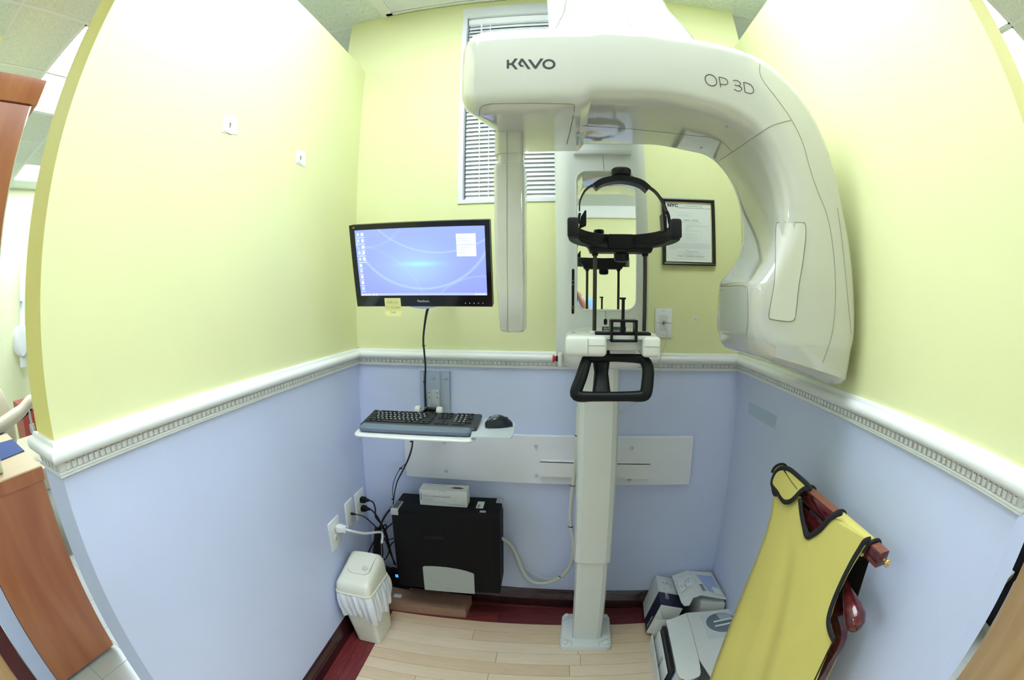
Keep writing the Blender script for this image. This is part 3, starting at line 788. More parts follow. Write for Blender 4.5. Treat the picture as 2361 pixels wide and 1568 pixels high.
# desktop picture: soft blue with light sweeps
def screen_mat():
    m = bpy.data.materials.new('desktop'); m.use_nodes = True; nt = m.node_tree; N = nt.nodes; L = nt.links
    b = N['Principled BSDF']; b.inputs['Base Color'].default_value = (.01, .01, .02, 1); b.inputs['Roughness'].default_value = .3
    uv = N.new('ShaderNodeUVMap'); sep = N.new('ShaderNodeSeparateXYZ'); L.new(uv.outputs[0], sep.inputs[0])
    def M(op, a, b_=None, c=None):
        n = N.new('ShaderNodeMath'); n.operation = op
        for i, v in enumerate((a, b_, c)):
            if v is None: continue
            if isinstance(v, (int, float)): n.inputs[i].default_value = v
            else: L.new(v, n.inputs[i])
        return n.outputs[0]
    X, Y = sep.outputs[0], sep.outputs[1]
    def dist(cx, cy, ax, ay):
        dx = M('MULTIPLY', M('SUBTRACT', X, cx), ax); dy = M('MULTIPLY', M('SUBTRACT', Y, cy), ay)
        return M('SQRT', M('ADD', M('MULTIPLY', dx, dx), M('MULTIPLY', dy, dy)))
    def glow(d, w): return M('POWER', 2.718, M('MULTIPLY', M('MULTIPLY', d, d), -1.0 / (w * w)))
    def arc(cx, cy, r, w, ax=1.777, ay=1.0): return glow(M('SUBTRACT', dist(cx, cy, ax, ay), r), w)
    g = glow(dist(.47, .42, 1.777, 1.4), .46)
    core = glow(dist(.50, .47, 1.3, 5.0), .18)
    swoop = M('ADD', M('ADD', M('MULTIPLY', arc(.52, 1.05, .95, .016), .5), M('MULTIPLY', arc(.66, 1.75, 1.12, .012), .45)), M('ADD', M('MULTIPLY', arc(.08, 1.35, .62, .012), .25), M('ADD', M('MULTIPLY', arc(.98, -.55, .83, .012), .3), M('MULTIPLY', arc(-.1, -.35, 1.15, .012), .18))))
    def mixc(f, a, b_):
        n = N.new('ShaderNodeMix'); n.data_type = 'RGBA'
        if isinstance(f, float): n.inputs[0].default_value = f
        else: L.new(f, n.inputs[0])
        for i, v in ((6, a), (7, b_)):
            if isinstance(v, tuple): n.inputs[i].default_value = (*v, 1)
            else: L.new(v, n.inputs[i])
        return n.outputs[2]
    c = mixc(Y, (.25, .30, .98), (.28, .37, .98))
    c = mixc(M('MINIMUM', M('MULTIPLY', g, .75), 1.0), c, (.36, .55, .98))
    c = mixc(M('MINIMUM', M('MULTIPLY', core, .7), 1.0), c, (.30, .80, .97))
    c = mixc(M('MULTIPLY', M('MINIMUM', swoop, .8), .7), c, (.52, .72, 1.0))
    L.new(c, b.inputs['Emission Color']); b.inputs['Emission Strength'].default_value = .95
    return m
SCR = screen_mat()
b = bmesh.new(); uvl = b.loops.layers.uv.new('UVMap')
f = b.faces.new([b.verts.new(ml(x, z, -.0005)) for x, z in ((sx0, sz0), (sx1, sz0), (sx1, sz1), (sx0, sz1))])
for l, uvv in zip(f.loops, ((0, 0), (1, 0), (1, 1), (0, 1))): l[uvl].uv = uvv
scr = obj('screen', b, SCR, mon)
ICON = mat('icon_glow', (.02, .02, .02), .4, emit=(.80, .90, 1.0), estr=.9)
ICON2 = mat('icon_blue', (.02, .02, .02), .4, emit=(.45, .70, 1.0), estr=.9)
NOTE = mat('note_glow', (.02, .02, .02), .4, emit=(.80, .90, 1.0), estr=.95)
NOTEI = mat('note_ink', (.02, .02, .02), .4, emit=(.45, .60, .85), estr=.8)
def sq(u, v, w, h, m, name, parent=scr, y=-.0009):
    x, z = sx0 + (sx1 - sx0) * u, sz0 + (sz1 - sz0) * v
    return obj(name, quad([ml(x, z, y), ml(x + w, z, y), ml(x + w, z + h, y), ml(x, z + h, y)]), m, parent)
def icon(u, v, m):
    x, z = sx0 + (sx1 - sx0) * u, sz0 + (sz1 - sz0) * v
    bm_ = prism([ml(x + a * .0065, z + c * .0065, -.0009) for a, c in ((-.8, -1), (.5, -1), (.9, -.4), (.7, .9), (0, 1), (-.9, .7))], MM.to_3x3() @ Vector((0, .0003, 0)))
    o = obj('desktop_icon', bm_, m, scr)
    obj('icon_caption', quad([ml(x + a, z + c, -.0009) for a, c in ((-.009, -.0135), (.009, -.0135), (.009, -.0115), (-.009, -.0115))]), ICON, scr)
for u, v in ((.025, .955), (.06, .955), (.023, .86), (.06, .86), (.06, .765), (.023, .68), (.06, .68), (.025, .585), (.06, .585), (.026, .49), (.026, .405), (.027, .315), (.027, .225), (.027, .135)):
    icon(u, v - .02, random.choice((ICON, ICON, ICON2)))
sq(.788, .735, .072, .0405, NOTE, 'desktop_note'); sq(.788, .570, .072, .0405, NOTE, 'desktop_note')
for i, (v, w) in enumerate(((.845, .028), (.818, .050), (.79, .046), (.695, .052), (.668, .034), (.642, .028), (.615, .034))): sq(.793, v, w, .0018, NOTEI, 'note_line', y=-.0013)
sq(0, 0, sx1 - sx0, .009, mat('taskbar', (.02, .02, .02), .3, emit=(.42, .50, .95), estr=.9), 'taskbar')
for u in (.01, .038, .066, .10, .125): sq(u, .006, .0075, .006, ICON, 'desktop_icon', y=-.0013)
for u in (.91, .93, .95, .97): sq(u, .008, .006, .005, ICON, 'desktop_icon', y=-.0013)
text('lettering', 'ViewSonic', frame(ml(.005, -.139, -.0045), MM.to_3x3() @ Vector((1, 0, 0)), MM.to_3x3() @ Vector((0, 0, 1))), .0115, mat('logo_white', (.75, .75, .75), .4), mon, .0002)
obj('bird_badge', prism([ml(x, z, -.0045) for x, z in ((-.256, .1475), (-.247, .1475), (-.247, .1505), (-.2495, .153), (-.2515, .151), (-.2535, .153), (-.256, .151))], MM.to_3x3() @ Vector((0, .0004, 0))), mat('badge_orange', (.55, .22, .12), .4), mon)
for i in range(5): obj('button_mark', box((.168 + .0165 * i, -.0042, -.1465), (.003, .0006, .0015), MM), ICON, mon)
CLEAR = mat('chrome_trim', (.70, .74, .85), .12, .5)
obj('stand_trim', rings([[ml(x, -MHt / 2 + dz - .010 * (1 - (x / .062)**2) * k, y) for x in [-.062 + .0124 * i for i in range(11)]] + [ml(.062 - .0124 * i, -MHt / 2 + dz + .001, y) for i in range(11)] for y, dz, k in ((.004, 0, 1.2), (.020, 0, 1.2))]), CLEAR, mon)
obj('wall_arm', tube([ml(0, 0, .03), Vector((-.53, -.20, 1.68)), Vector((-.53, -.001, 1.68))], .022, 10, sm=0), BLACK, mon)
obj('arm_plate', bx((-.58, -.014, 1.62), (-.48, -.0005, 1.74), None, .003), BLACK, mon)
# sticky note
note = obj('sticky_note', rings([[ml(x + dx, z, y) for x, dx in ((-.1515, 0), (-.0855, 0))] + [ml(x, z, y + .0004) for x in (-.0855, -.1515)] for z, y, dx in ((-.1265, -.0048, 0), (-.155, -.0055, 0), (-.178, -.0080, 0), (-.1955, -.0125, 0))]), mat('sticky_yellow', (.84, .82, .36), .7), None)
tag(note, 'yellow sticky note with handwriting stuck below the monitor screen', 'sticky note')
NI = mat('pencil_ink', (.42, .42, .22), .7)
ex, ey = MM.to_3x3() @ Vector((1, 0, 0)), MM.to_3x3() @ Vector((0, .10, 1))
for s, z, y, sz in (('Ask or', -.142, -.0062, .0170), ('CT SCAN', -.163, -.0076, .0150), ('Test', -.181, -.0102, .0140)):
    text('handwriting', s, frame(ml(-.119, z, y - .0006), ex, ey), sz, NI, note, .0001)
# black video cable down to the keyboard arm
tag(obj('monitor_cable', tube([ml(.03, -MHt / 2 + .01, .012), aty(985, 716, -.34), aty(979, 750, -.27), aty(976, 785, -.20), aty(978, 810, -.13), aty(981, 845, -.075), aty(980, 885, -.06), aty(982, 938, -.055)], [.0045, .0055, .0042, .0045, .0042, .0045, .005], 8), CABLE), 'black cable running from the monitor down to the keyboard bracket', 'cable')
for px, py, y in ((977, 797, -.165), (979, 880, -.06)): obj('cable_tie', box(aty(px, py, y), (.014, .010, .003)), BLACK, bpy.data.objects['monitor_cable'])

# ================================================================== KEYBOARD ARM, KEYBOARD, MOUSE
arm_t = thing('keyboard_tray', 'white keyboard tray on a grey aluminium wall track', 'keyboard tray', (-.60, -.02, 1.06))
tr = bx((-.672, -.010, .985), (-.530, -.0005, 1.246)); bx((-.672, -.022, .985), (-.656, -.008, 1.246), bm=tr); bx((-.560, -.022, .985), (-.530, -.008, 1.246), bm=tr); bx((-.640, -.016, .985), (-.577, -.008, 1.246), bm=tr)
obj('wall_track', tr, SILV, arm_t)
for x in (-.606, -.545): obj('screw', lathe([(.006, 0), (.006, .003), (.004, .004)], (x, -.016 if x < -.58 else -.022, 1.214), 'y', 12), STEEL, arm_t, 40)
sl_ = bx((-.634, -.024, 1.04), (-.617, -.015, 1.158)); bx((-.597, -.024, 1.04), (-.580, -.015, 1.158), bm=sl_); bx((-.617, -.019, 1.04), (-.597, -.015, 1.158), bm=sl_)
obj('slider', sl_, mat('bright_aluminium', (.70, .74, .76), .35, .5), arm_t)
for x in (-.628, -.588):
    for z in (1.146, 1.124): obj('screw', lathe([(.003, 0), (.003, .002)], (x, -.024, z), 'y', 10), mat('screw_dark', (.12, .12, .12), .4), arm_t)
br = bx((-.640, -.060, 1.045), (-.568, -.020, 1.075)); bx((-.640, -.20, 1.040), (-.632, -.02, 1.075), bm=br); bx((-.576, -.20, 1.040), (-.568, -.02, 1.075), bm=br)
obj('bracket', br, BLACK, arm_t)
for x in (-.622, -.590): obj('screw', lathe([(.0045, 0), (.0045, .002)], (x, -.060, 1.060), 'y', 10), STEEL, arm_t)
for x in (-.655, -.553): obj('tilt_knob', lathe([(.018, -.012), (.020, -.006), (.020, .006), (.018, .012)], (x, -.11, 1.082), 'x', 18), WPLAS, arm_t, 40)
KO = Vector((-.828, -.211, 1.100)); KX = Vector((.9989, .0465, 0)); KY = Vector((.0462, -.9920, -.118)); KZ = KX.cross(-KY).normalized() if False else (-KY).cross(KX).normalized() * -1
KZ = Vector((0, 0, 1)) if KZ.z < 0 and False else (KX.cross(-KY))
KM = Matrix(((KX.x, KY.x, KZ.x, KO.x), (KX.y, KY.y, KZ.y, KO.y), (KX.z, KY.z, KZ.z, KO.z), (0, 0, 0, 1)))
KL, KD = .487, .166
def rb(w, d, r, cx, cy, z0, z1, M, bev=.003, n=6):
    def rg(z, e): return [M @ Vector((cx + a, cy + b_, z)) for a, b_ in rrect(w - 2 * e, d - 2 * e, max(r - e, .001), n)]
    return rings([rg(z0, bev), rg(z0 + bev, 0), rg(z1 - bev, 0), rg(z1, bev)])
TM = Matrix.Translation((0, 0, -.018)) @ KM
obj('tray_board', rb(.495, .246, .03, .243, .112, -.014, 0, TM, .005), WPLAS, arm_t, 40)
obj('mouse_platform', prism([Vector((*atz(px, py, 1.069).xy, 1.069)) for px, py in ((1092, 968), (1128, 964), (1183, 971), (1189, 978), (1183, 1003), (1177, 1009), (1085, 1006))], (0, 0, -.006)), mat('pale_grey_plastic', (.62, .68, .74), .4), arm_t)
obj('support_arm', prism([Vector((-.64, -.10, 1.06)), Vector((-.50, -.36, 1.06)), Vector((-.44, -.34, 1.06)), Vector((-.57, -.08, 1.06))], (0, 0, -.016)), WPLAS, arm_t)
for px in (1052, 1073): 
    p = aty(px, 1010, -.34); obj('tray_knob', lathe([(.004, -.020), (.014, -.018), (.016, 0)], (p.x, -.34, 1.052), 'z', 14), WPLAS, arm_t, 40)
wr = obj('wrist_rest', rb(.455, .046, .014, .243, KD + .026, -.014, .008, KM, .006), mat('wrist_grey', (.155, .20, .265), .6))
tag(wr, 'grey-blue foam wrist rest along the front of the keyboard', 'wrist rest')
kb = thing('keyboard', 'full-size black computer keyboard on the white tray', 'keyboard', KO)
obj('body', rb(KL, KD, .012, KL / 2, KD / 2, -.016, -.002, KM, .004), mat('keyboard_shell', (.030, .033, .038), .4), kb, 40)
obj('palm_edge', rb(KL - .01, .028, .010, KL / 2, KD - .016, -.010, .001, KM, .004), mat('keyboard_palm', (.045, .05, .058), .5), kb, 40)
KEYM = mat('keycap', (.016, .018, .022), .4)
LEG = mat('key_legend', (.75, .78, .82), .5)
kproto = {}
def key(x, y, w, d=.0165):
    kk = (round(w, 4), round(d, 4))
    M_ = KM @ T((x, y, 0))
    if kk not in kproto:
        b_ = bmesh.new()
        hw, hd = w / 2 - .0009, d / 2 - .0009
        rr_ = [[Vector((sx * (hw - e), sy * (hd - e), z)) for sx, sy in ((-1, -1), (1, -1), (1, 1), (-1, 1))] for z, e in ((-.003, 0), (.0025, .0006), (.0035, .0022))]
        me = bpy.data.meshes.new('key'); rb_ = rings(rr_); bmesh.ops.recalc_face_normals(rb_, faces=rb_.faces); rb_.to_mesh(me); rb_.free(); me.materials.append(KEYM); kproto[kk] = me
    o = bpy.data.objects.new('key', kproto[kk]); COL.objects.link(o); o.parent = kb; o.matrix_parent_inverse = world_of(kb).inverted(); o.matrix_basis = M_
    return o
rows = [(.013, [(.012, .020)] + [(.045 + .0195 * i + .010 * (i // 4), .0175) for i in range(12)] , .011),
        (.033, [(.014 + .0188 * i, .0180) for i in range(13)] + [(.270, .034)], .0165),
        (.051, [(.019, .027)] + [(.042 + .0188 * i, .0180) for i in range(12)] + [(.2745, .026)], .0165),
        (.069, [(.021, .032)] + [(.047 + .0188 * i, .0180) for i in range(11)] + [(.267, .040)], .0165),
        (.087, [(.026, .042)] + [(.057 + .0188 * i, .0180) for i in range(10)] + [(.262, .050)], .0165),
        (.105, [(.016, .023), (.041, .023), (.066, .023), (.132, .105), (.197, .023), (.222, .023), (.247, .023), (.272, .023)], .0165)]
KS = 1.19
for y, ks, d in rows:
    for x, w in ks: key(x + .006, y * KS, w, d * 1.15)
for y in (.033, .051): 
    for i in range(3): key(.318 + .0188 * i, y * KS, .018, .019)
for x, y in ((.3368, .087), (.318, .105), (.3368, .105), (.3556, .105)): key(x, y * KS, .018, .019)
for y in (.033, .051, .069, .087, .105):
    for i in range(4):
        if (i == 3 and y in (.069, .105)) or (y == .105 and i == 0): continue
        key(.390 + .0188 * i, y * KS, .018, .019)
key(.3994, .105 * KS, .0365, .019); 
for i in range(7): key(.318 + .0188 * i + (.0156 if i > 2 else 0), .0155, .0165, .0125)
bm = bmesh.new()
for y, ks, d in rows[1:5]:
    for x, w in ks[1:-1]: box((x + .003, y * KS - .002, .0038), (.0055, .0055, .0006), KM, bm=bm)
for y in (.033, .051, .069, .087): 
    for i in range(3): box((.388 + .0188 * i, y * KS - .002, .0038), (.0055, .0055, .0006), KM, bm=bm)
tag(obj('key_legends', bm, LEG, kb), kind='stuff')
ms = thing('computer_mouse', 'black wireless mouse on the grey side platform of the tray', 'mouse', (-.258, -.285, 1.069))
MC = Vector((-.258, -.272, 1.069)); 
def mouse_ring(t):
    """t 0 (front, left) .. 1 (rear, right): a cross-section along the body"""
    w = .027 * math.sin(PI * min(.97, max(.03, t * .94 + .03)))**.45; h = .056 * math.sin(PI * (t * .88 + .06))**.6 * (1 - .25 * t)
    dx = Vector((.92, .39, 0)); dy = Vector((-.39, .92, 0)); p = MC + dx * ((t - .5) * .112)
    out = []
    for j in range(14):
        a = 2 * PI * j / 14; cz_ = math.sin(a)
        out.append(p + dy * (w * math.cos(a)) + Vector((0, 0, .0008 + (h * (.5 + .5 * cz_) if cz_ > -.4 else h * .1 * (1 + cz_)))))
    return out
obj('body', rings([mouse_ring(i / 12) for i in range(13)]), mat('mouse_black', (.012, .018, .028), .22), ms, 60)
def shell_ring(t):
    return [MC + (p - MC) * 1.0 + Vector((0, 0, .0012)) for p in mouse_ring(t)[2:6]]
obj('top_shell', rings([shell_ring(.08 + .05 * i) for i in range(9)], False, False), mat('mouse_grey', (.16, .19, .23), .3), ms, 60)
obj('scroll_wheel', lathe([(.006, -.003), (.0075, 0), (.006, .003)], (mouse_ring(.2)[3] + mouse_ring(.2)[4]) / 2 - Vector((0, 0, .004)), 'y', 12), BLACK, ms)
obj('nano_receiver', box((mouse_ring(.80)[3] + mouse_ring(.80)[4]) / 2, (.008, .006, .005), None, .001), BLACK, ms)
obj('maker_mark', box(mouse_ring(.05)[11].lerp(mouse_ring(.05)[12], .5) + Vector((.004, -.0035, .012)), (.014, .0015, .008)), mat('mark_olive', (.30, .28, .08), .4), ms)
# lower cables from the tray to the computer
lc = obj('tray_cable', tube([aty(952, 1012, -.26), aty(949, 1035, -.16), aty(940, 1062, -.10), aty(926, 1090, -.08), aty(916, 1110, -.075), aty(911, 1130, -.07), aty(908, 1150, -.065), aty(905, 1180, -.06)], [.0035, .0045, .0038, .003, .0028, .0028], 8), CABLE)
tag(lc, 'black cable bundle hanging from under the keyboard tray', 'cable')
obj('loose_strand', tube([aty(937, 1068, -.095), aty(922, 1082, -.085), aty(910, 1105, -.075), aty(905, 1128, -.07), aty(907, 1150, -.065)], .0018, 6), CABLE, lc)
for px, py, y in ((949, 1018, -.24), (924, 1080, -.085), (906, 1151, -.07)): obj('cable_tie', box(aty(px, py, y), (.012, .010, .004)), BLACK, lc)

# ================================================================== MOUNTING BOARD
bd = thing('mounting_board', 'long white board bolted across the blue wall behind the column', 'board', (-.08, -.01, .84))
bmx = frame((-.083, -.0115, .842), (1, 0, .010), (0, 0, 1))
obj('board', box((0, 0, 0), (1.362, .236, .022), bmx, .0015, 1), mat('board_white', (.80, .82, .87), .35), bd)
for px, py in ((1025, 1020), (1029, 1086), (1236, 1029), (1237, 1096.5), (1456, 1033)):
    p = aty(px, py, -.023); o = obj('bolt', lathe([(.0085, 0), (.0085, .0025), (.0062, .003), (.0058, .005), (.003, .0055)], p, 'y', 16), STEEL, bd, 40)
p = aty(1452, 1100, -.03)
obj('bolt', lathe([(.0085, 0), (.0085, .003), (.006, .005)], (p.x, -.0225, .757), 'y', 16), STEEL, bd, 40)
b = bx((-.104, -.040, .768), (.398, -.0225, .842)); bx((-.104, -.040, .838), (.398, -.022, .846), bm=b)
obj('brace_plate', b, WPLAS, bd)
obj('brace_strut', bx((.085, -.1575, .775), (.20, -.0405, .835)), WPLAS, bd)

# ================================================================== COMPUTER UNDER THE BOARD, BOX ON TOP
PCM = rot(0, 0, .063, (-.526, -.118, .20)); PW_, PD_, PH_ = .501, .193, .433
pc = thing('computer', 'black desktop computer case with grey front panel hung on the wall', 'computer', (-.526, -.118, .20))
obj('case', box((0, 0, PH_ / 2), (PW_, PD_, PH_), PCM, .008, 3), PCB, pc, 40)
obj('side_seam', bx((PW_ / 2 - .045, -PD_ / 2 - .0006, .005), (PW_ / 2 - .043, -PD_ / 2 + .001, PH_ - .012), PCM), BLACK, pc)
obj('top_seam', bx((-PW_ / 2 + .03, -PD_ / 2 - .0006, PH_ - .016), (PW_ / 2 - .05, -PD_ / 2 + .001, PH_ - .0145), PCM), BLACK, pc)
rec = bx((-.105, -PD_ / 2 - .001, PH_ - .145), (.0, -PD_ / 2 + .004, PH_ - .085), PCM, .001, 1)
obj('latch_plate', rec, mat('latch_black', (.006, .0055, .006), .6, spec=.15), pc)
obj('latch_recess', bx((-.100, -PD_ / 2 - .0016, PH_ - .140), (-.004, -PD_ / 2 + .002, PH_ - .122), PCM), mat('void_black', (.002, .002, .002), .9), pc)
gp = [PCM @ Vector((x, -PD_ / 2 - .003, z)) for x, z in ((-.118, -.006), (.128, -.006), (.128, .112), (.122, .118), (.09, .128), (.05, .136), (.0, .141), (-.06, .141), (-.11, .137), (-.118, .130))]
fp = obj('front_panel', prism(gp, PCM.to_3x3() @ Vector((0, .0034, 0))), GREYP, pc)
text('lettering', 'PRECISION', frame(PCM @ Vector((.01, -PD_ / 2 - .0035, .012)), PCM.to_3x3() @ Vector((1, 0, 0)), (0, 0, 1)), .0075, INKG, fp, .0002)
CH = mat('brushed_silver', (.55, .56, .55), .35, .5)
hd = bx((-PW_ / 2 - .002, -PD_ / 2 - .002, PH_ - .030), (-PW_ / 2 + .036, -PD_ / 2 + .09, PH_ + .003), PCM, .003, 1)
obj('handle_frame', hd, CH, pc)
obj('handle_well', bx((-PW_ / 2 + .004, -PD_ / 2 + .012, PH_ + .0025), (-PW_ / 2 + .030, -PD_ / 2 + .082, PH_ + .0036), PCM), mat('well_grey', (.12, .12, .11), .5), pc)
obj('corner_cap', bx((PW_ / 2 - .030, PD_ / 2 - .06, PH_ - .03), (PW_ / 2 + .002, PD_ / 2 - .004, PH_ + .003), PCM, .003, 1), CH, pc)
stk = bx((.135, -.028, PH_ - .0003), (.168, .045, PH_ + .0006), PCM); obj('sticker', stk, PAPER, pc)
bm = bmesh.new()
for i in range(6): bx((.140, -.022 + .006 * i, PH_ + .0005), (.152, -.019 + .006 * i, PH_ + .0009), PCM, 0, 0, bm)
tag(obj('barcode', bm, INK, pc), kind='stuff')
obj('sticker', bx((.158, -.070, PH_ - .0003), (.185, -.050, PH_ + .0006), PCM), mat('sticker_grey', (.42, .43, .44), .5), pc)
obj('wall_bracket', bx((-.15, PD_ / 2 - .004, .1), (.15, PD_ / 2 + .016, .3), PCM), BLACK, pc)
SM = rot(0, 0, .055, (-.543, -.110, .6335))
sb = thing('sleeve_box', 'small white carton of sensor sleeves lying on the computer', 'box', (-.543, -.110, .6335))
obj('carton', box((0, 0, .040), (.224, .072, .080), SM, .001, 1), CARD, sb)
fr = lambda x, z: SM @ Vector((x, -.0365, z))
SX = SM.to_3x3() @ Vector((1, 0, 0))
text('lettering', 'DIGITAL SENSOR SLEEVES', frame(fr(-.096, .047), SX, (0, 0, 1)), .0125, INKG, sb, .0002, 'LEFT', .92)
obj('blue_bar', quad([fr(-.107, .026), fr(-.101, .026), fr(-.101, .060), fr(-.107, .060)]), mat('bar_blue', (.10, .35, .62), .5), sb)
bm = bmesh.new()
for z, w in ((.058, .045), (.037, .056), (.033, .054), (.029, .058), (.025, .050), (.017, .11)): quad([fr(-.096, z), fr(-.096 + w, z), fr(-.096 + w, z + .0013), fr(-.096, z + .0013)], bm)
for z in (.012, .008): quad([fr(.02, z), fr(.105, z), fr(.105, z + .0015), fr(.02, z + .0015)], bm)
tag(obj('fine_print', bm, mat('print_pale', (.45, .50, .52), .5), sb), kind='stuff')
tq = lambda x, y: SM @ Vector((x, y, .0806))
obj('opening', prism([tq(.03, 0), tq(.05, .012), (tq(.075, .010)), tq(.095, -.002), tq(.075, -.012), tq(.048, -.010)], (0, 0, -.0004)), mat('opening_brown', (.16, .09, .06), .7), sb)
text('lettering', 'DIGITAL SENSOR SLEEVES', frame(tq(-.096, .018), SX, SM.to_3x3() @ Vector((0, 1, 0))), .010, mat('print_blue', (.35, .5, .62), .5), sb, .0001, 'LEFT', .9)
obj('tuck_flap', quad([fr(-.02, .076), fr(.018, .076), fr(.016, .080), fr(-.018, .080)]), mat('flap_grey', (.6, .6, .58), .6), sb)

# cardboard box on the floor under the computer
KB = thing('cardboard_box', 'flat brown cardboard box on the floor under the computer', 'box', (-.66, -.14, 0))
pts = [Vector((-.905, -.205, 0)), Vector((-.452, -.172, 0)), Vector((-.448, -.040, 0)), Vector((-.905, -.040, 0))]
obj('carton', prism(pts, (0, 0, .052)), KRAFT, KB)
obj('lid_edge', prism([p + Vector((0, 0, .0505)) + (p - Vector((-.68, -.12, 0))) * .004 for p in pts], (0, 0, .002)), KRAFT, KB)
def ring_mark(c, r, w, parent, m, name='ring_print', nrm=(0, 0, 1), sx=1.0):
    c = Vector(c); n_ = 20
    R = [[c + Vector((math.cos(2 * PI * j / n_) * q_ * sx, math.sin(2 * PI * j / n_) * q_, 0)) for j in range(n_)] for q_ in (r, r - w)]
    return obj(name, rings(R, True, False), m, parent)
ring_mark((-.505, -.150, .0530), .019, .0015, KB, mat('kraft_ink', (.16, .07, .04), .7), sx=1.2)
text('lettering', 'DELL', frame((-.505, -.150, .0530), (1, 0, 0), (0, 1, 0)), .010, MATS['kraft_ink'], KB, .0001)
ring_mark((-.868, -.105, .0530), .019, .002, KB, INK, sx=1.2)
text('lettering', 'DELL', frame((-.868, -.105, .0530), (1, 0, 0), (0, 1, 0)), .011, INK, KB, .0001)
obj('shipping_label', prism([Vector((-.845, -.150, .0525)), Vector((-.805, -.147, .0525)), Vector((-.808, -.118, .0525)), Vector((-.848, -.12, .0525))], (0, 0, .0006)), PAPER, KB)
# power strip behind
ps = thing('power_strip', 'black power strip with a blue light behind the trash can', 'power strip', (-.80, -.06, 0))
obj('housing', bx((-.93, -.075, .112), (-.775, -.022, .165), None, .004), BLACK, ps, 40)
obj('switch_light', box(aty(915, 1328, -.0765), (.016, .003, .018), None, .001), mat('blue_led', (.02, .1, .5), .3, emit=(.05, .28, 1.0), estr=1.2), ps)
obj('foot', bx((-.92, -.06, 0), (-.79, -.03, .116)), BLACK, ps)

# ================================================================== TRASH CAN
tc = thing('trash_can', 'cream swing-lid trash can with a white bag in the corner', 'trash can', (-.858, -.410, 0))
def can_ring(z, w, d, cx, cy, r=.022): return [Vector((cx + a, cy + b_, z)) for a, b_ in rrect(w, d, r, 5)]
obj('bin_body', rings([can_ring(0, .108, .168, -.856, -.410, .016), can_ring(.004, .116, .176, -.856, -.410, .018), can_ring(.30, .168, .226, -.876, -.408, .026)]), CREAM, tc, 40)
# bag: wavy skirt hanging over the rim
R = []
for k, (z, g) in enumerate(((.314, .004), (.300, .008), (.28, .012), (.255, .014), (.23, .015), (.205, .013), (.185, .012), (.165, .010))):
    t = (.30 - z) / .30
    w, d = .168 - .052 * t + 2 * g, .226 - .050 * t + 2 * g
    base = can_ring(z, w, d, -.876 + .02 * t, -.408 - .002 * t, .026)
    cum = [0.0]
    for j in range(len(base)): cum.append(cum[-1] + (base[(j + 1) % len(base)] - base[j]).length)
    rs_ = []; j = 0
    for q_ in range(200):
        dd = cum[-1] * q_ / 200
        while cum[j + 1] < dd: j += 1
        rs_.append(base[j].lerp(base[(j + 1) % len(base)], (dd - cum[j]) / max(cum[j + 1] - cum[j], 1e-9)))
    base = rs_
    c0 = Vector((-.876 + .02 * t, -.408, z)); rr = []
    for j, p in enumerate(base):
        a = 2 * PI * j / len(base)
        wv = .0050 * math.sin(11 * a + .30 * k) + .0042 * math.sin(27 * a - .25 * k) + .0016 * math.sin(43 * a + 1.1 * k)
        dirv = (p - c0); dirv.z = 0; dirv.normalize()
        zz = p.z + (.022 * math.sin(2 * a + .6) + .012 * math.sin(5 * a) + .005 * math.sin(13 * a)) * (k / 7)
        rr.append(Vector((max(p.x + dirv.x * (wv * (.3 + k / 8)), -.985), p.y + dirv.y * (wv * (.3 + k / 8)), zz)))
    R.append(rr)
obj('bag_liner', rings(R, True, False), mat('bag_white', (.80, .83, .86), .3, spec=.6), tc, 80)
LX, LY = -.8765, -.408
R = [can_ring(.300, .180, .238, LX, LY, .028), can_ring(.318, .182, .240, LX, LY, .028), can_ring(.320, .174, .232, LX, LY, .026)]
obj('lid_rim', rings(R), CREAM, tc, 40)
def lid_ring(z, s, dy, sh):
    return [Vector((LX + a * s, LY + dy + b_ * sh, z)) for a, b_ in rrect(.174, .232, .026, 5)]
# hooded lid, high at the wall side, sloping to the front right
L_ = []
for i, (f_, h0) in enumerate(((1.0, 0), (.985, .35), (.95, .70), (.86, .92), (.70, 1.0))):
    rr = []
    for a, b_ in rrect(.174 * f_, .232 * f_, .026 * f_, 5):
        u = b_ / .116                                    # -1 room side .. 1 wall side
        top = .052 + .062 * (1 / (1 + math.exp(-5 * (u + .28))))
        rr.append(Vector((LX + a, LY + b_, .319 + top * h0)))
    L_.append(rr)
lid = obj('swing_lid', rings(L_), CREAM, tc, 60)
obj('lid_flap', rings([[Vector((LX + a + .006, LY + b_ + .02, .319 + .0525 + .062 * (1 / (1 + math.exp(-5 * ((b_ + .02) / .116 + .28)))) + dz)) for a, b_ in rrect(.112, .13, .03, 6)] for dz in (-.004, .001)]), CREAM, lid, 40)
obj('thumb_dent', lathe([(.016, -.004), (.0155, .0004), (.012, .0006)], (LX + .035, LY - .01, .319 + .0930), 'z', 14), mat('cream_shadow', (.70, .70, .58), .4), lid)
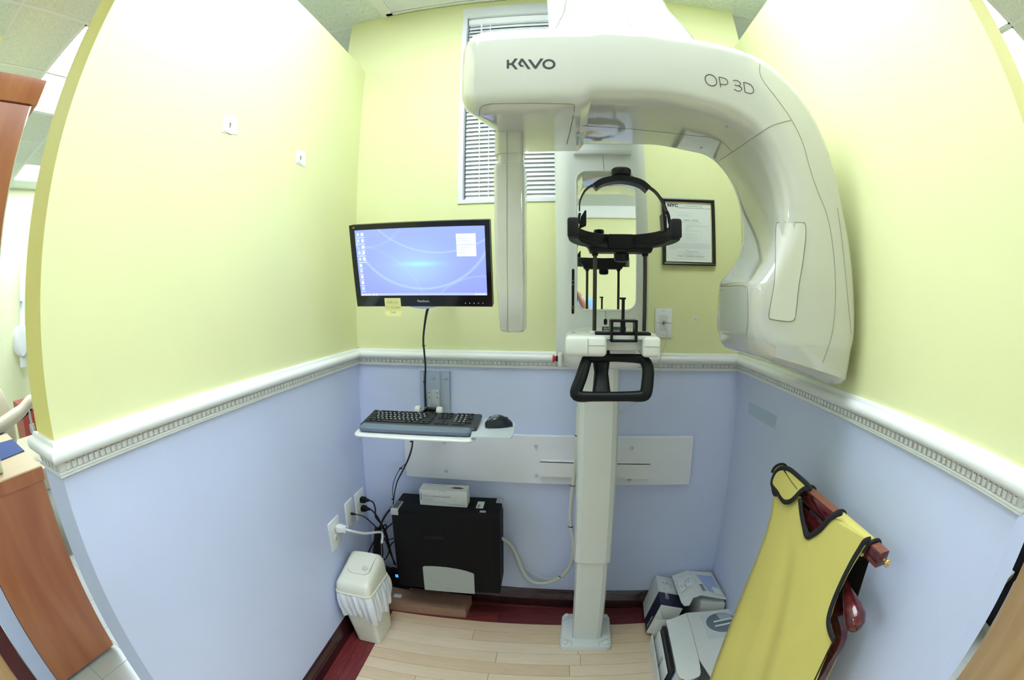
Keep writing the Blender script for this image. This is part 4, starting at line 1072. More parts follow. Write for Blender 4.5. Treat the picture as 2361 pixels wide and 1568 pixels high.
# ================================================================== WALL PLATES, PLUGS, CABLES
def wp(t, o, z): return rm(-1.0 + o, t + .038, z + .02)            # point on the left wall: along, off, height
def wplate(t0, z0, w, h, name, label, cat):
    th = thing(name, label, cat, wp(t0, 0, z0))
    M_ = frame(wp(t0, .0035, z0), WD, (0, 0, 1))
    obj('cover_plate', box((0, 0, 0), (w, h, .007), M_, .0025, 2), WPLAS, th, 40)
    return th, M_
def socket(th, t0, z0, M_, dz):
    P_ = frame(wp(t0, .0072, z0 + dz), WD, (0, 0, 1))
    obj('socket', rings([[P_ @ Vector((a, b_, z)) for a, b_ in rrect(.034, .029, .012)] for z in (-.001, .0018)]), IVORY, th, 40)
    b_ = box((-.007, .002, .0019), (.0022, .008, .0004), P_); box((.007, .002, .0019), (.0022, .006, .0004), P_, bm=b_); box((0, -.008, .0019), (.0045, .0045, .0004), P_, bm=b_)
    tag(obj('socket_slots', b_, DARKG, th), kind='stuff')
o1, m1 = wplate(-.402, .541, .108, .142, 'wall_outlet', 'white wall outlet nearest the trash can with one white plug', 'outlet')
socket(o1, -.402, .541, m1, .022); socket(o1, -.402, .541, m1, -.022)
o2, m2 = wplate(-.227, .563, .084, .128, 'jack_plate', 'white wall plate with a single black network lead', 'wall plate')
obj('jack', box((0, -.004, .004), (.012, .012, .006), m2), mat('jack_brass', (.4, .35, .2), .4, .5), o2)
for dz in (.048, -.048): obj('plate_screw', lathe([(.003, 0), (.003, .0008)], wp(-.227, .0071, .563 + dz), 'x', 8), STEEL, o2)
o3, m3 = wplate(-.098, .553, .106, .142, 'wall_outlet', 'white wall outlet in the corner with two black plugs', 'outlet')
socket(o3, -.098, .553, m3, .024); socket(o3, -.098, .553, m3, -.024)
PL = thing('power_cable', 'white power cord plugged into the outlet nearest the trash can', 'cord', wp(-.375, .01, .552))
pp = wp(-.385, .009, .561); dv = WN
obj('plug', rings([[pp + dv * x + Vector((0, 0, 0)) + WD * a + Vector((0, 0, b_)) for a, b_ in rrect(w, h, .006)] for x, w, h in ((0, .030, .030), (.004, .036, .034), (.026, .036, .034), (.028, .028, .028), (.044, .030, .030), (.046, .026, .026))]), WPLAS, PL, 30)
obj('cord', tube([pp + dv * .045, pp + dv * .07 + Vector((0, 0, -.004)), atl(840, 1230, .11), atl(862, 1228, .13), atl(876, 1227, .145), atl(881, 1230, .150), atl(882, 1240, .155), atl(880, 1252, .160)], .0058, 8), mat('cord_white', (.76, .77, .76), .4), PL)
def blk_plug(t0, z0, path, label, nm='power_cable'):
    th = thing(nm, label, 'cord', wp(t0, .01, z0))
    p0 = wp(t0, .0092, z0)
    obj('plug', rings([[p0 + dv * x + WD * a + Vector((0, 0, b_)) for a, b_ in rrect(w, h, .008)] for x, w, h in ((0, .028, .026), (.003, .032, .030), (.024, .030, .028), (.030, .020, .020), (.046, .012, .012))]), BLACK, th, 40)
    obj('cord', tube([p0 + dv * .044] + path, .0042, 8), CABLE, th)
blk_plug(-.093, .576, [wp(-.095, .075, .568), wp(-.11, .090, .54), wp(-.12, .092, .50), wp(-.11, .12, .45), wp(-.105, .135, .40), wp(-.10, .14, .33), wp(-.08, .15, .20)], 'black power cord in the upper socket of the corner outlet')
blk_plug(-.095, .528, [wp(-.10, .068, .524), wp(-.11, .095, .50), wp(-.115, .115, .46), wp(-.11, .130, .40), wp(-.10, .138, .30), wp(-.085, .16, .20)], 'black power cord in the lower socket of the corner outlet')
th = thing('network_cable', 'thin black network lead plugged into the jack plate', 'cable', wp(-.227, .01, .559))
obj('connector', box(wp(-.223, .018, .557), (.020, .012, .009), ROOM, 0) if False else rings([[wp(-.224, x, .558) + WD * a + Vector((0, 0, b_)) for a, b_ in rrect(w, w, .003)] for x, w in ((.006, .011), (.018, .011), (.034, .007))]), BLACK, th)
obj('cord', tube([wp(-.224, .032, .557), wp(-.21, .055, .548), wp(-.19, .072, .525), wp(-.17, .085, .495), wp(-.15, .10, .46), wp(-.12, .12, .40), wp(-.10, .14, .30)], .0030, 7), CABLE, th)
# coiled bundle in the corner
cbm = thing('cable_bundle', 'tangle of looped black cables in the corner behind the trash can', 'cables', (-.85, -.08, .2))
BC = lambda px, py, y=-.085: aty(px, py, y)
loops = [[BC(872, 1228), BC(866, 1250), BC(862, 1275), BC(866, 1300), BC(870, 1285), BC(876, 1255)],
         [BC(868, 1240, -.08), BC(852, 1268, -.09), BC(849, 1285, -.09), BC(860, 1280, -.09), BC(866, 1260, -.08)],
         [BC(874, 1232, -.08), BC(882, 1262, -.09), BC(881, 1285, -.09), BC(874, 1292, -.09), BC(870, 1265, -.085)],
         [BC(876, 1225, -.08), BC(890, 1210, -.09), BC(888, 1228, -.09), BC(876, 1245, -.085), BC(868, 1270, -.085)]]
for l in loops: obj('loop', tube(l, .0042, 7, closed=True, sm=5), CABLE, cbm)
for i in range(6): obj('strand', tube([BC(866 + 2.5 * i, 1216, -.07 - .006 * (i % 3)), BC(864 + 2.5 * i, 1240, -.075 - .006 * (i % 2)), BC(862 + 3 * i, 1265, -.08), BC(861 + 3.2 * i, 1292, -.085), BC(862 + 3 * i, 1320, -.08)], .0040, 7, sm=3), CABLE, cbm)
def cab(label, pts, r, m=CABLE, cat='cable', name='cable'):
    return tag(obj(name, tube(pts, r, 8), m), label, cat)
cab('black cable from the bundle up to the computer silver handle', [BC(872, 1235, -.075), BC(876, 1215, -.075), BC(886, 1193, -.08), BC(900, 1174, -.085), BC(912, 1162, -.09)], .0050)
cab('black cable from the bundle into the computer left side', [BC(872, 1244, -.08), BC(884, 1226, -.08), BC(896, 1214, -.082), BC(910, 1202, -.085)], .0040)
cab('short black cable looping level into the computer', [BC(872, 1240, -.08), BC(884, 1245, -.085), BC(897, 1244, -.085), BC(912, 1240, -.085)], .0026)
cab('black cable swinging low from the computer to the bundle', [BC(910, 1248, -.09), BC(900, 1258, -.095), BC(896, 1275, -.1), BC(890, 1287, -.1), BC(880, 1293, -.095), BC(873, 1290, -.09)], .0036)
cab('thin grey wire curling beside the computer handle', [BC(903, 1176, -.04), BC(890, 1180, -.035), BC(883, 1190, -.035), BC(888, 1201, -.035), BC(902, 1208, -.04)], .0018, mat('wire_grey', (.45, .47, .42), .5))
cab('thin orange wire behind the trash can lid', [BC(880, 1303, -.03), BC(892, 1308, -.03), BC(905, 1307, -.035), BC(918, 1306, -.04)], .0018, mat('wire_orange', (.55, .38, .22), .5))
# white cable down the column to the computer
WC = mat('cable_ivory', (.66, .67, .58), .4)
cx_ = lambda px, py, y: aty(px, py, y)
wc = obj('machine_cable', tube([cx_(1334, 938, -.25), cx_(1333, 970, -.25), cx_(1331, 1005, -.24), cx_(1329, 1050, -.23), cx_(1325, 1090, -.21), cx_(1321, 1120, -.19), cx_(1317, 1160, -.17), cx_(1315, 1195, -.16), cx_(1317, 1222, -.16), cx_(1322, 1245, -.165), cx_(1322, 1275, -.16), cx_(1315, 1305, -.12), cx_(1300, 1325, -.09), cx_(1280, 1337, -.06), cx_(1255, 1345, -.035), cx_(1228, 1342, -.03), cx_(1208, 1322, -.03), cx_(1192, 1285, -.03), cx_(1180, 1260, -.04), cx_(1163, 1245, -.07), cx_(1150, 1240, -.10)], .0086, 10), WC)
tag(wc, 'white machine cable tied along the column and looping to the computer', 'cable')
for px, py, y in ((1331, 1004, -.24), (1321, 1119, -.19), (1316, 1214, -.16), (1294, 1329, -.08)): obj('cable_tie', lathe([(.0098, -.0018), (.0102, 0), (.0098, .0018)], cx_(px, py, y), 'z', 10), BLACK, wc); obj('tie_tail', box(cx_(px - 5, py, y), (.008, .003, .002)), BLACK, wc)
cab('thin white wire sagging beside the computer', [cx_(1152, 1240, -.08), cx_(1170, 1252, -.03), cx_(1195, 1290, -.02), cx_(1215, 1313, -.02), cx_(1240, 1328, -.02), cx_(1265, 1335, -.025), cx_(1290, 1330, -.06)], .0024, WC)
# brush plate on the yellow wall with its thin lead
bp_ = thing('cable_plate', 'white wall plate with a star-slit rubber cable hole', 'wall plate', (.434, 0, 1.484))
p0, p1 = aty(1511, 711, -.006), aty(1548.5, 778.5, -.006)
px0, px1, pz0, pz1 = p0.x, p1.x, p1.z, p0.z
obj('cover_plate', bx((px0, -.007, pz0), (px1, -.0003, pz1), None, .0025), WPLAS, bp_, 40)
obj('inner_plate', bx((px0 + .019, -.008, pz0 + .030), (px1 - .019, -.005, pz1 - .030), None, .001), IVORY, bp_)
cxp, czp = (px0 + px1) / 2, aty(1529, 744.5, -.008).z
for k in range(4):
    a = k * PI / 4; L = .021 if k == 0 else .013
    obj('slit', bx((-L, -.0004, -.0007), (L, .0004, .0007), T((cxp, -.0083, czp)) @ Matrix.Rotation(a, 4, 'Y')), BLACK, bp_)
obj('split_line', bx((px0 + .001, -.0076, czp - .0006), (px1 - .001, -.0068, czp + .0006)), SEAM, bp_)
obj('hole', lathe([(.0045, 0), (.0045, .0008)], (cxp + .001, -.0083, czp - .003), 'y', 10), BLACK, bp_)
for dz in (.052, -.052): obj('plate_screw', lathe([(.003, 0), (.003, .0008)], (cxp, -.007, (pz0 + pz1) / 2 + dz), 'y', 8), STEEL, bp_)
cab('thin ivory lead hanging from the cable plate to the column', [Vector((cxp + .001, -.008, czp - .003)), cx_(1535, 756, -.025), cx_(1538, 775, -.035), cx_(1532, 800, -.045), cx_(1523, 820, -.06), cx_(1521, 845, -.06), cx_(1520, 870, -.06), cx_(1510, 888, -.07), cx_(1495, 900, -.10), cx_(1470, 925, -.14), cx_(1445, 943, -.19), cx_(1425, 952, -.23)], .0020, mat('lead_ivory', (.62, .63, .50), .5))
an = thing('wall_anchor', 'small screw anchor with patched plaster on the yellow wall', 'wall anchor', (.581, 0, 1.507))
pa = aty(1604.5, 735, -.0005)
obj('plaster', lathe([(.011, -.0), (.0105, .0006)], pa, 'y', 14), mat('plaster', (.78, .80, .66), .8), an)
obj('anchor', lathe([(.0055, 0), (.005, .0014)], pa, 'y', 12), WPLAS, an); obj('screw_hole', lathe([(.0022, .0015), (.002, .0018)], pa, 'y', 8), DARKG, an)

# ================================================================== CERTIFICATE
fr_ = thing('certificate', 'black framed city permit with gold fillet on the yellow wall', 'framed certificate', (.55, 0, 1.89))
q4 = [aty(1525, 456, -.018), aty(1645, 461, -.018), aty(1652.5, 614, -.018), aty(1530, 610, -.018)]
x0_, x1_, z0_, z1_ = (q4[0].x + q4[3].x) / 2, (q4[1].x + q4[2].x) / 2, (q4[2].z + q4[3].z) / 2, (q4[0].z + q4[1].z) / 2
def frame_bars(x0, x1, z0, z1, w, y0, y1, m, name):
    b_ = bmesh.new()
    prof = [(0, y1), (0, y0), (w * .35, y0 - .002), (w * .7, y0), (w, y0 + .004), (w, y1)]
    cs = ((x0, z0, 1, 1), (x1, z0, -1, 1), (x1, z1, -1, -1), (x0, z1, 1, -1))
    return obj(name, rings([[Vector((cx + sx * o, y, cz_ + sz * o)) for o, y in prof] for cx, cz_, sx, sz in cs], True, False, None, True), m, fr_)
frame_bars(x0_, x1_, z0_, z1_, .0145, -.018, -.0005, mat('frame_black', (.012, .013, .012), .25), 'frame')
frame_bars(x0_ + .0145, x1_ - .0145, z0_ + .0145, z1_ - .0145, .0028, -.012, -.004, GOLD, 'gold_fillet')
ppr = obj('paper', bx((x0_ + .014, -.0065, z0_ + .014), (x1_ - .014, -.004, z1_ - .014)), mat('certificate_paper', (.80, .84, .84), .25), fr_)
W_ = x1_ - x0_; H_ = z1_ - z0_
def cp(u, v): return (x0_ + W_ * u, -.0069, z1_ - H_ * v)
def ct_(s, u, v, size, al='CENTER', m=INKG, wx=1.0): return text('print', s, frame(cp(u, v), (1, 0, 0), (0, 0, 1)), size, m, ppr, .0001, al, wx)
text('city_mark', 'NYC', frame(cp(.105, .105), (1, 0, 0), (0, 0, 1)), .020, INK, ppr, .0002, 'LEFT', 1.15, bold=.0009)
ct_('The City of New York', .60, .105, .0085); ct_('DEPARTMENT OF HEALTH AND MENTAL HYGIENE', .62, .138, .0068)
ct_('PERMIT / LICENSE', .55, .325, .0085); ct_('POST CONSPICUOUSLY', .54, .865, .0105, wx=1.1)
bm = bmesh.new()
def ln(u, v, w, h=.0011): quad([cp(u, v), cp(u + w, v), (cp(u + w, v)[0], -.0069, cp(u, v)[2] + h), (x0_ + W_ * u, -.0069, cp(u, v)[2] + h)], bm)
for u, v, w in ((.30, .215, .27), (.30, .245, .20), (.30, .262, .26), (.38, .355, .38), (.24, .40, .05), (.44, .40, .50), (.44, .418, .42), (.44, .44, .10), (.44, .462, .10), (.24, .487, .14), (.44, .487, .27), (.24, .535, .42), (.42, .562, .16), (.42, .59, .26), (.46, .62, .18),
                (.12, .675, .78), (.12, .692, .80), (.12, .709, .76), (.12, .726, .79), (.12, .743, .80), (.12, .76, .16), (.30, .815, .46), (.44, .825, .14), (.36, .838, .34), (.20, .905, .64)): ln(u, v, w)
tag(obj('print_lines', bm, mat('print_grey', (.50, .55, .57), .5), ppr), kind='stuff')
obj('signature', tube([cp(.42 + .02 * i, .793 + .012 * math.sin(i * 2.3 + .8 * math.sin(i * 1.7)) * (1.2 - .07 * i) - .003 * (i % 3)) for i in range(14)], .0005, 5, sm=3), INKG, ppr)
ring_mark((0, 0, 0), .038, .002, ppr, mat('seal_grey', (.68, .73, .73), .5), 'seal_ring')
so = bpy.data.objects['seal_ring']; so.matrix_basis = Matrix.Translation(Vector(cp(.60, .50))) @ Matrix.Rotation(PI / 2, 4, 'X')

# plaster patches on the left wall, taped patch on the right wall
for (pts, lab) in ((((515, 266), (547, 272), (547, 311), (511, 305)), 'larger white plaster patch with a torn hole on the left wall'), (((681, 344), (704, 352), (703, 385), (682, 376)), 'smaller white plaster patch on the left wall near the corner')):
    P_ = [atl(px, py, .0004) for px, py in pts]
    t = thing('wall_patch', lab, 'wall patch', sum(P_, Vector()) / 4)
    obj('plaster', prism(P_, WN * .0012), mat('patch_white', (.84, .86, .86), .6), t)
    c = sum(P_, Vector()) / 4
    obj('hole', prism([c + WN * .0017 + WD * a + Vector((0, 0, b_)) for a, b_ in ((-.006, .006), (.002, .010), (.006, .002), (.003, -.008), (-.002, -.012), (-.004, -.004))], WN * -.0006), mat('hole_tan', (.30, .27, .18), .8), t)
    obj('crack', prism([P_[3] + WN * .0017 + WD * a + Vector((0, 0, b_)) for a, b_ in ((.01, .006), (.05, .004), (.05, .0055), (.01, .008))], WN * -.0006), MATS['hole_tan'], t)
P_ = [atr(px, py, .0004) for px, py in ((1728, 927), (1791, 960), (1786, 990), (1725, 953))]
tag(obj('wall_patch', prism(P_, WN * -.0006), mat('patch_blue', (.475, .585, .745), .6)), 'faded rectangular patch on the blue right wall', 'wall patch')
# ================================================================== WHITE CARTONS IN THE RIGHT CORNER
NAVY = mat('carton_navy', (.014, .018, .045), .35)
LABEL = mat('label_white', (.84, .86, .86), .5)
CINT = mat('carton_inside', (.66, .66, .60), .7)
WHT = mat('print_white', (.8, .8, .8), .5)
def lines(M_, specs, m, parent, name='print_lines'):
    b_ = bmesh.new()
    for x, y, w, h in specs: quad([M_ @ Vector(p) for p in ((x, y, 0), (x + w, y, 0), (x + w, y + h, 0), (x, y + h, 0))], b_)
    return tag(obj(name, b_, m, parent), kind='stuff')
# A: tall carton leaning on its neighbour
AM = T((.556, -.145, 0)) @ Matrix.Rotation(-.04, 4, 'Z') @ Matrix.Rotation(.25, 4, 'Y')
A_ = thing('parts_carton', 'white carton with a wide dark band, leaning in the corner', 'box', (.50, -.14, 0))
obj('carton', bx((-.116, -.125, .0005), (0, .135, .188), AM, .001, 1), CARD, A_)
obj('dark_band', bx((-.1166, -.1252, .001), (.0006, -.018, .1886), AM), NAVY, A_)
obj('front_flap', bx((-.114, -.130, .003), (-.002, -.1255, .186), AM), CARD, A_)
obj('front_flap', prism([AM @ Vector(p) for p in ((-.110, -.1305, .003), (-.012, -.150, .010), (-.012, -.150, .030), (-.110, -.1305, .160))], AM.to_3x3() @ Vector((0, .001, 0))), CARD, A_)
lab = obj('label', bx((-.100, .005, .1882), (-.020, .100, .1888), AM), LABEL, A_)
FM = AM @ frame((-.108, -.035, .1892), (0, -1, 0), (1, 0, 0))
text('lettering', 'KAVO', AM @ frame((-.078, -.036, .1892), (1, 0, 0), (0, 1, 0)) @ Matrix.Rotation(-PI / 2, 4, 'Z'), .026, WHT, A_, .0002)
text('lettering', 'KAVO', AM @ frame((-.1172, -.105, .060), (0, -1, 0), (0, 0, 1)) @ Matrix.Rotation(PI / 2, 4, 'Z'), .024, WHT, A_, .0002)
LM = AM @ frame((-.095, .095, .1891), (1, 0, 0), (0, 1, 0))
lines(LM, [(.004, -.020, .016, .004), (.004, -.030, .022, .002), (.010, -.040, .018, .002), (.030, -.03, .004, .018), (.040, -.045, .002, .036), (.050, -.07, .002, .05), (.004, -.075, .018, .002), (.004, -.081, .016, .002)], INKG, A_)
obj('socket_icon', lathe([(.012, 0), (.012, .0008), (.007, .001)], AM @ Vector((-.016, .105, .1885)), 'z', 14), INKG, A_)
# B: carton with a printed sheet on the lid, flap out to the left
B_ = thing('parts_carton', 'white carton with a blue printed lid against the right wall', 'box', (.73, -.17, 0))
BH = .205
bt = [Vector((.660, -.005, 0)), Vector((.790, -.030, 0)), Vector((.800, -.300, 0)), Vector((.684, -.268, 0))]
obj('carton', prism(bt, (0, 0, BH)), CARD, B_)
lt = [Vector((.658, .0, BH + .022)), Vector((.790, -.022, BH + .014)), Vector((.799, -.300, BH + .0305)), Vector((.682, -.256, BH + .038))]
lid_ = obj('lid', prism(lt, (0, 0, -.003)), CARD, B_)
obj('side_flap', prism([lt[0], lt[3], Vector((.640, -.262, BH + .030)), Vector((.612, -.315, BH + .025)), Vector((.588, -.315, BH + .024)), Vector((.578, -.285, BH + .024)), Vector((.572, -.045, BH + .022))], (0, 0, -.002)), CARD, B_)
ln_ = lambda u, v, dz=.0025: lt[0].lerp(lt[1], u).lerp(lt[3].lerp(lt[2], u), v) + Vector((0, 0, dz))
obj('sheet_print', prism([ln_(.30, .16), ln_(.92, .18), ln_(.94, .88), ln_(.42, .80)], (0, 0, -.0004)), mat('sheet_blue', (.42, .50, .80), .4), lid_)
obj('sheet_label', prism([ln_(.62, .62, .003), ln_(.90, .66, .003), ln_(.93, .92, .003), ln_(.62, .86, .003)], (0, 0, -.0004)), LABEL, lid_)
ex_ = (lt[3] - lt[0]).normalized(); ey_ = (lt[1] - lt[0]).normalized()
text('lettering', 'KAVO', frame(ln_(.22, .70, .0032), ex_, ey_), .026, INK, lid_, .0002)
obj('flap_label', prism([lt[0].lerp(Vector((.572, -.045, BH + .022)), a) .lerp(lt[3].lerp(Vector((.578, -.285, BH + .024)), a), b_) + Vector((0, 0, .004)) for a, b_ in ((.15, .22), (.15, .56), (.85, .70), (.85, .34))], (0, 0, -.0004)), LABEL, B_)
bm = bmesh.new()
for a, b_, w in ((.2, .28, .1), (.3, .30, .16), (.45, .32, .12), (.55, .42, .18), (.75, .46, .1)):
    c = lt[0].lerp(Vector((.572, -.045, BH + .022)), a).lerp(lt[3].lerp(Vector((.578, -.285, BH + .024)), a), b_) + Vector((0, 0, .0045)); quad([c, c + ex_ * w * .25, c + ex_ * w * .25 + ey_ * .003, c + ey_ * .003], bm)
tag(obj('print_lines', bm, INKG, B_), kind='stuff')
# C: large open carton with manuals
C_ = thing('parts_carton', 'large open white carton holding manuals, a disc on its lid', 'box', (.63, -.56, 0))
bm = bx((.452, -.80, .0005), (.822, -.335, .004)); bx((.452, -.80, .004), (.456, -.345, .080), bm=bm); bx((.818, -.80, .004), (.822, -.335, .185), bm=bm); bx((.456, -.339, .004), (.818, -.335, .165), bm=bm); bx((.60, -.80, .004), (.818, -.796, .15), bm=bm)
obj('carton', bm, CARD, C_)
CL = [Vector((.605, -.325, .192)), Vector((.822, -.330, .194)), Vector((.824, -.800, .190)), Vector((.632, -.795, .190)), Vector((.603, -.672, .192))]
lidc = obj('lid', prism(CL, (0, 0, -.004)), CARD, C_)
obj('side_flap', prism([CL[0] + Vector((-.002, 0, 0)), CL[4] + Vector((-.002, 0, 0)), Vector((.597, -.752, .186)), Vector((.588, -.772, .186)), Vector((.560, -.787, .186)), Vector((.530, -.787, .186)), Vector((.508, -.765, .186)), Vector((.500, -.73, .186)), Vector((.500, -.372, .188))], (0, 0, -.003)), CARD, C_)
# manuals standing in the open side
def manual(name, label, pts, h, m, spiral, zb=.004):
    t = thing(name, label, 'manual', sum(pts, Vector()) / len(pts))
    obj('cover', prism(pts, (.016, .002, h)), m, t)
    if spiral:
        a, b_ = pts[2] + Vector((.016, .002, h)), pts[3] + Vector((.016, .002, h))
        for i in range(7):
            p = a.lerp(b_, (i + .5) / 7); obj('spiral_ring', lathe([(.0035, -.0008), (.0045, 0), (.0035, .0008)], p, 'x', 8), STEEL, t)
    return t
V = Vector
zb = .0045
t = manual('manual', 'grey manual leaning at the open side of the carton', [V((.462, -.66, zb)), V((.470, -.66, zb)), V((.470, -.36, zb)), V((.462, -.36, zb))], .105, LABEL, False)
obj('grey_strip', prism([V((.4615 + .016 * z / .105, y, zb + z)) for y, z in ((-.56, .02), (-.53, .02), (-.53, .10), (-.56, .10))], (.0005, 0, 0)), mat('strip_grey', (.5, .5, .52), .5), t)
manual('manual', 'black spiral bound manual behind the white one', [V((.477, -.665, zb)), V((.492, -.665, zb)), V((.492, -.352, zb)), V((.477, -.352, zb))], .135, mat('manual_black', (.012, .013, .02), .5), True)
manual('manual', 'thin blue manual between the spiral pads', [V((.4935, -.67, zb)), V((.497, -.67, zb)), V((.497, -.42, zb)), V((.4935, -.42, zb))], .115, mat('manual_blue', (.02, .06, .14), .4), False)
t = manual('manual', 'white spiral manual with maker lettering in the carton', [V((.502, -.76, zb)), V((.535, -.76, zb)), V((.535, -.395, zb)), V((.502, -.395, zb))], .130, LABEL, True)
text('lettering', 'KAVO', frame((.536, -.728, .1352), (0, 1, 0), (-1, 0, 0)) @ Matrix.Rotation(PI, 4, 'Z'), .022, INK, t, .0002)
obj('grey_strip', bx((.518, -.60, .1345), (.551, -.57, .1352)), MATS['strip_grey'], t)
lines(frame((.522, -.46, .1353), (0, -1, 0), (1, 0, 0)), [(.0, .004, .03, .004), (.006, .014, .05, .002), (.0, .020, .03, .002), (.06, .008, .015, .006)], INKG, t)
# disc in its sleeve on the big carton
ds = thing('disc_sleeve', 'clear sleeve with a grey disc lying on the large carton', 'disc', (.745, -.44, .193))
CLR = mat('clear_sleeve', (.72, .77, .80), .08, spec=.6)
obj('sleeve', prism([V((.662, -.36, .1935)), V((.818, -.345, .1945)), V((.822, -.53, .1945)), V((.672, -.535, .1935))], (0, 0, .0012)), CLR, ds)
dc = V((.752, -.435, .1955))
obj('disc', lathe([(.074, 0), (.075, .004), (.070, .006), (.022, .006), (.020, .0045)], dc, 'z', 40), mat('disc_grey', (.20, .24, .27), .25, .3), ds, 30)
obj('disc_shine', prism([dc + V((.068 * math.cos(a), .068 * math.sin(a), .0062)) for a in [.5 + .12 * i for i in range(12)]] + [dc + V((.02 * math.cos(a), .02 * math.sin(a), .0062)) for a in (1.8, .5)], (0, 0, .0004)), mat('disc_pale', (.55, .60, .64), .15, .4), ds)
for y in (.012, -.022): obj('disc_label', bx((-.045, -.0055, 0), (.052, .0055, .0008), T(dc + V((.005, y, .0066))) @ Matrix.Rotation(.12, 4, 'Z')), LABEL, ds)
obj('case_rim', lathe([(.078, 0), (.079, .002), (.077, .004)], dc - V((0, 0, .0005)), 'z', 40), CLR, ds, 30)

# ================================================================== VALET STAND AND APRON
BF, BN = V((.676, -.795, 1.098)), V((.712, -1.385, 1.098))
bd_ = (BN - BF).normalized(); bn_ = V((bd_.y, -bd_.x, 0)) * -1          # bn_ points to the right wall
if bn_.x < 0: bn_ = -bn_
vs = thing('valet_stand', 'dark red wooden valet stand behind the yellow apron', 'valet stand', (.73, -1.1, 0))
VW = wood('valet_red', (.115, .012, .016), (.05, .005, .008), .15, 4, (6, 6, 20), coat=.4)
VT = wood('valet_top', (.28, .10, .05), (.20, .06, .03), .35, 4, (6, 20, 6))
VMx = Matrix(((bd_.x, bn_.x, 0, BF.x), (bd_.y, bn_.y, 0, BF.y), (0, 0, 1, BF.z), (0, 0, 0, 1)))
LB = (BN - BF).length
obj('top_bar', bx((.005, -.016, -.030), (LB, .018, .006), VMx, .004, 2), VW, vs, 40)
obj('bar_face', bx((.006, -.013, .0058), (LB - .002, .015, .0068), VMx), VT, vs)
obj('brass_peg', lathe([(.004, 0), (.004, .010), (.009, .013), (.0105, .020), (.008, .027), (.002, .030)], VMx @ V((LB, .004, -.006)), 'x', 14, M=(Matrix.Rotation(0, 4, 'Z'))) if False else tube([VMx @ V((LB - .002, .004, -.012)), VMx @ V((LB + .010, .004, -.012)), VMx @ V((LB + .013, .004, -.012)), VMx @ V((LB + .020, .004, -.012)), VMx @ V((LB + .027, .004, -.012))], [.004, .004, .0085, .0100, .003], 12, sm=3), mat('brass', (.70, .50, .20), .25, .8), vs, 60)
obj('lower_rail', bx((.02, -.010, -.085), (LB - .22, .014, -.045), VMx, .003, 1), VW, vs)
def plank_path(P, w, th, name, m=VW):
    pts = cat_rom(P, 5); R = []
    for i, p in enumerate(pts):
        t_ = (pts[min(i + 1, len(pts) - 1)] - pts[max(i - 1, 0)]).normalized(); s = t_.cross(bn_).normalized()
        R.append([p + s * a + bn_ * b_ for a, b_ in ((-w, -th), (w, -th), (w, th), (-w, th))])
    return obj(name, rings(R), m, vs, 30)
XP = lambda px, py, x=.715: atx(px, py, x)
leg1 = [VMx @ V((LB * .62, .0, -.03)), XP(1905, 1345), XP(1930, 1425), XP(1938, 1470), XP(1912, 1520), XP(1888, 1562), V((.705, -1.34, .50)), V((.70, -1.31, .25)), V((.70, -1.30, .0))]
plank_path(leg1, .017, .011, 'leg')
plank_path([VMx @ V((.06, 0, -.02)), V((.69, -.87, .80)), V((.68, -.90, .40)), V((.68, -.92, .0))], .017, .011, 'leg')
obj('foot_bar', bx((.05, -.10, -1.098), (LB - .02, .11, -1.07), VMx, .004, 1), VW, vs)
KNP = [XP(1948, 1330, .700), XP(1952, 1352, .700), XP(1958, 1378, .700), XP(1966, 1405, .700), XP(1972, 1428, .700), XP(1974, 1445, .700), XP(1974, 1457, .700)]
obj('hanger_knob', tube(KNP, [.004, .010, .018, .026, .029, .024, .006], 16, sm=4), VW, vs, 70)

AP = thing('lead_apron', 'yellow lead apron with black binding draped over the valet stand', 'apron', (.66, -1.1, .9))
APY = mat('apron_yellow', (.64, .56, .15), .5, noise=.05, nscale=5, bump=.1, bscale=400)
APB = mat('apron_black', (.008, .008, .009), .85)
# the front hangs on a plane that starts at the bar and swings out a little towards its hem
FN = bd_.cross(V((-.16, 0, -1))).normalized()
FO = BF - bn_ * .030
def apn(px, py, off=0.0):
    return hit(px, py, FN, FN.dot(FO) + off)
sgn = 1 if FN.x < 0 else -1
def out(o): return FN * (o * sgn)
Lft = [(1786, 1128), (1782, 1160), (1777, 1190), (1765, 1235), (1740, 1300), (1715, 1360), (1690, 1425), (1665, 1492), (1642, 1560), (1620, 1630), (1602, 1690)]
def poly_at(P, f):
    x = f * (len(P) - 1); i = min(int(x), len(P) - 2); return (P[i][0] + (P[i + 1][0] - P[i][0]) * (x - i), P[i][1] + (P[i + 1][1] - P[i][1]) * (x - i))
def cloth(Ledge, Redge, nu, nv, amp=.010, ph=0.0, lift=0.0):
    b_ = bmesh.new(); G = []
    for i in range(nv + 1):
        l, r = poly_at(Ledge, i / nv), poly_at(Redge, i / nv); row = []
        for j in range(nu + 1):
            u = j / nu; p = apn(l[0] + (r[0] - l[0]) * u, l[1] + (r[1] - l[1]) * u)
            w = amp * (i / nv)**.7 * (math.sin(u * 7.5 + ph + .8 * i / nv) + .5 * math.sin(u * 17 + 2 * ph)) * math.sin(PI * min(1, u * 1.15 + .02))
            row.append(b_.verts.new(p + out(w + lift)))
        G.append(row)
    for i in range(nv):
        for j in range(nu): b_.faces.new((G[i][j], G[i][j + 1], G[i + 1][j + 1], G[i + 1][j]))
    return b_
def thicken(o, th=.004):
    md = o.modifiers.new('thick', 'SOLIDIFY'); md.thickness = th; md.offset = 0; return o
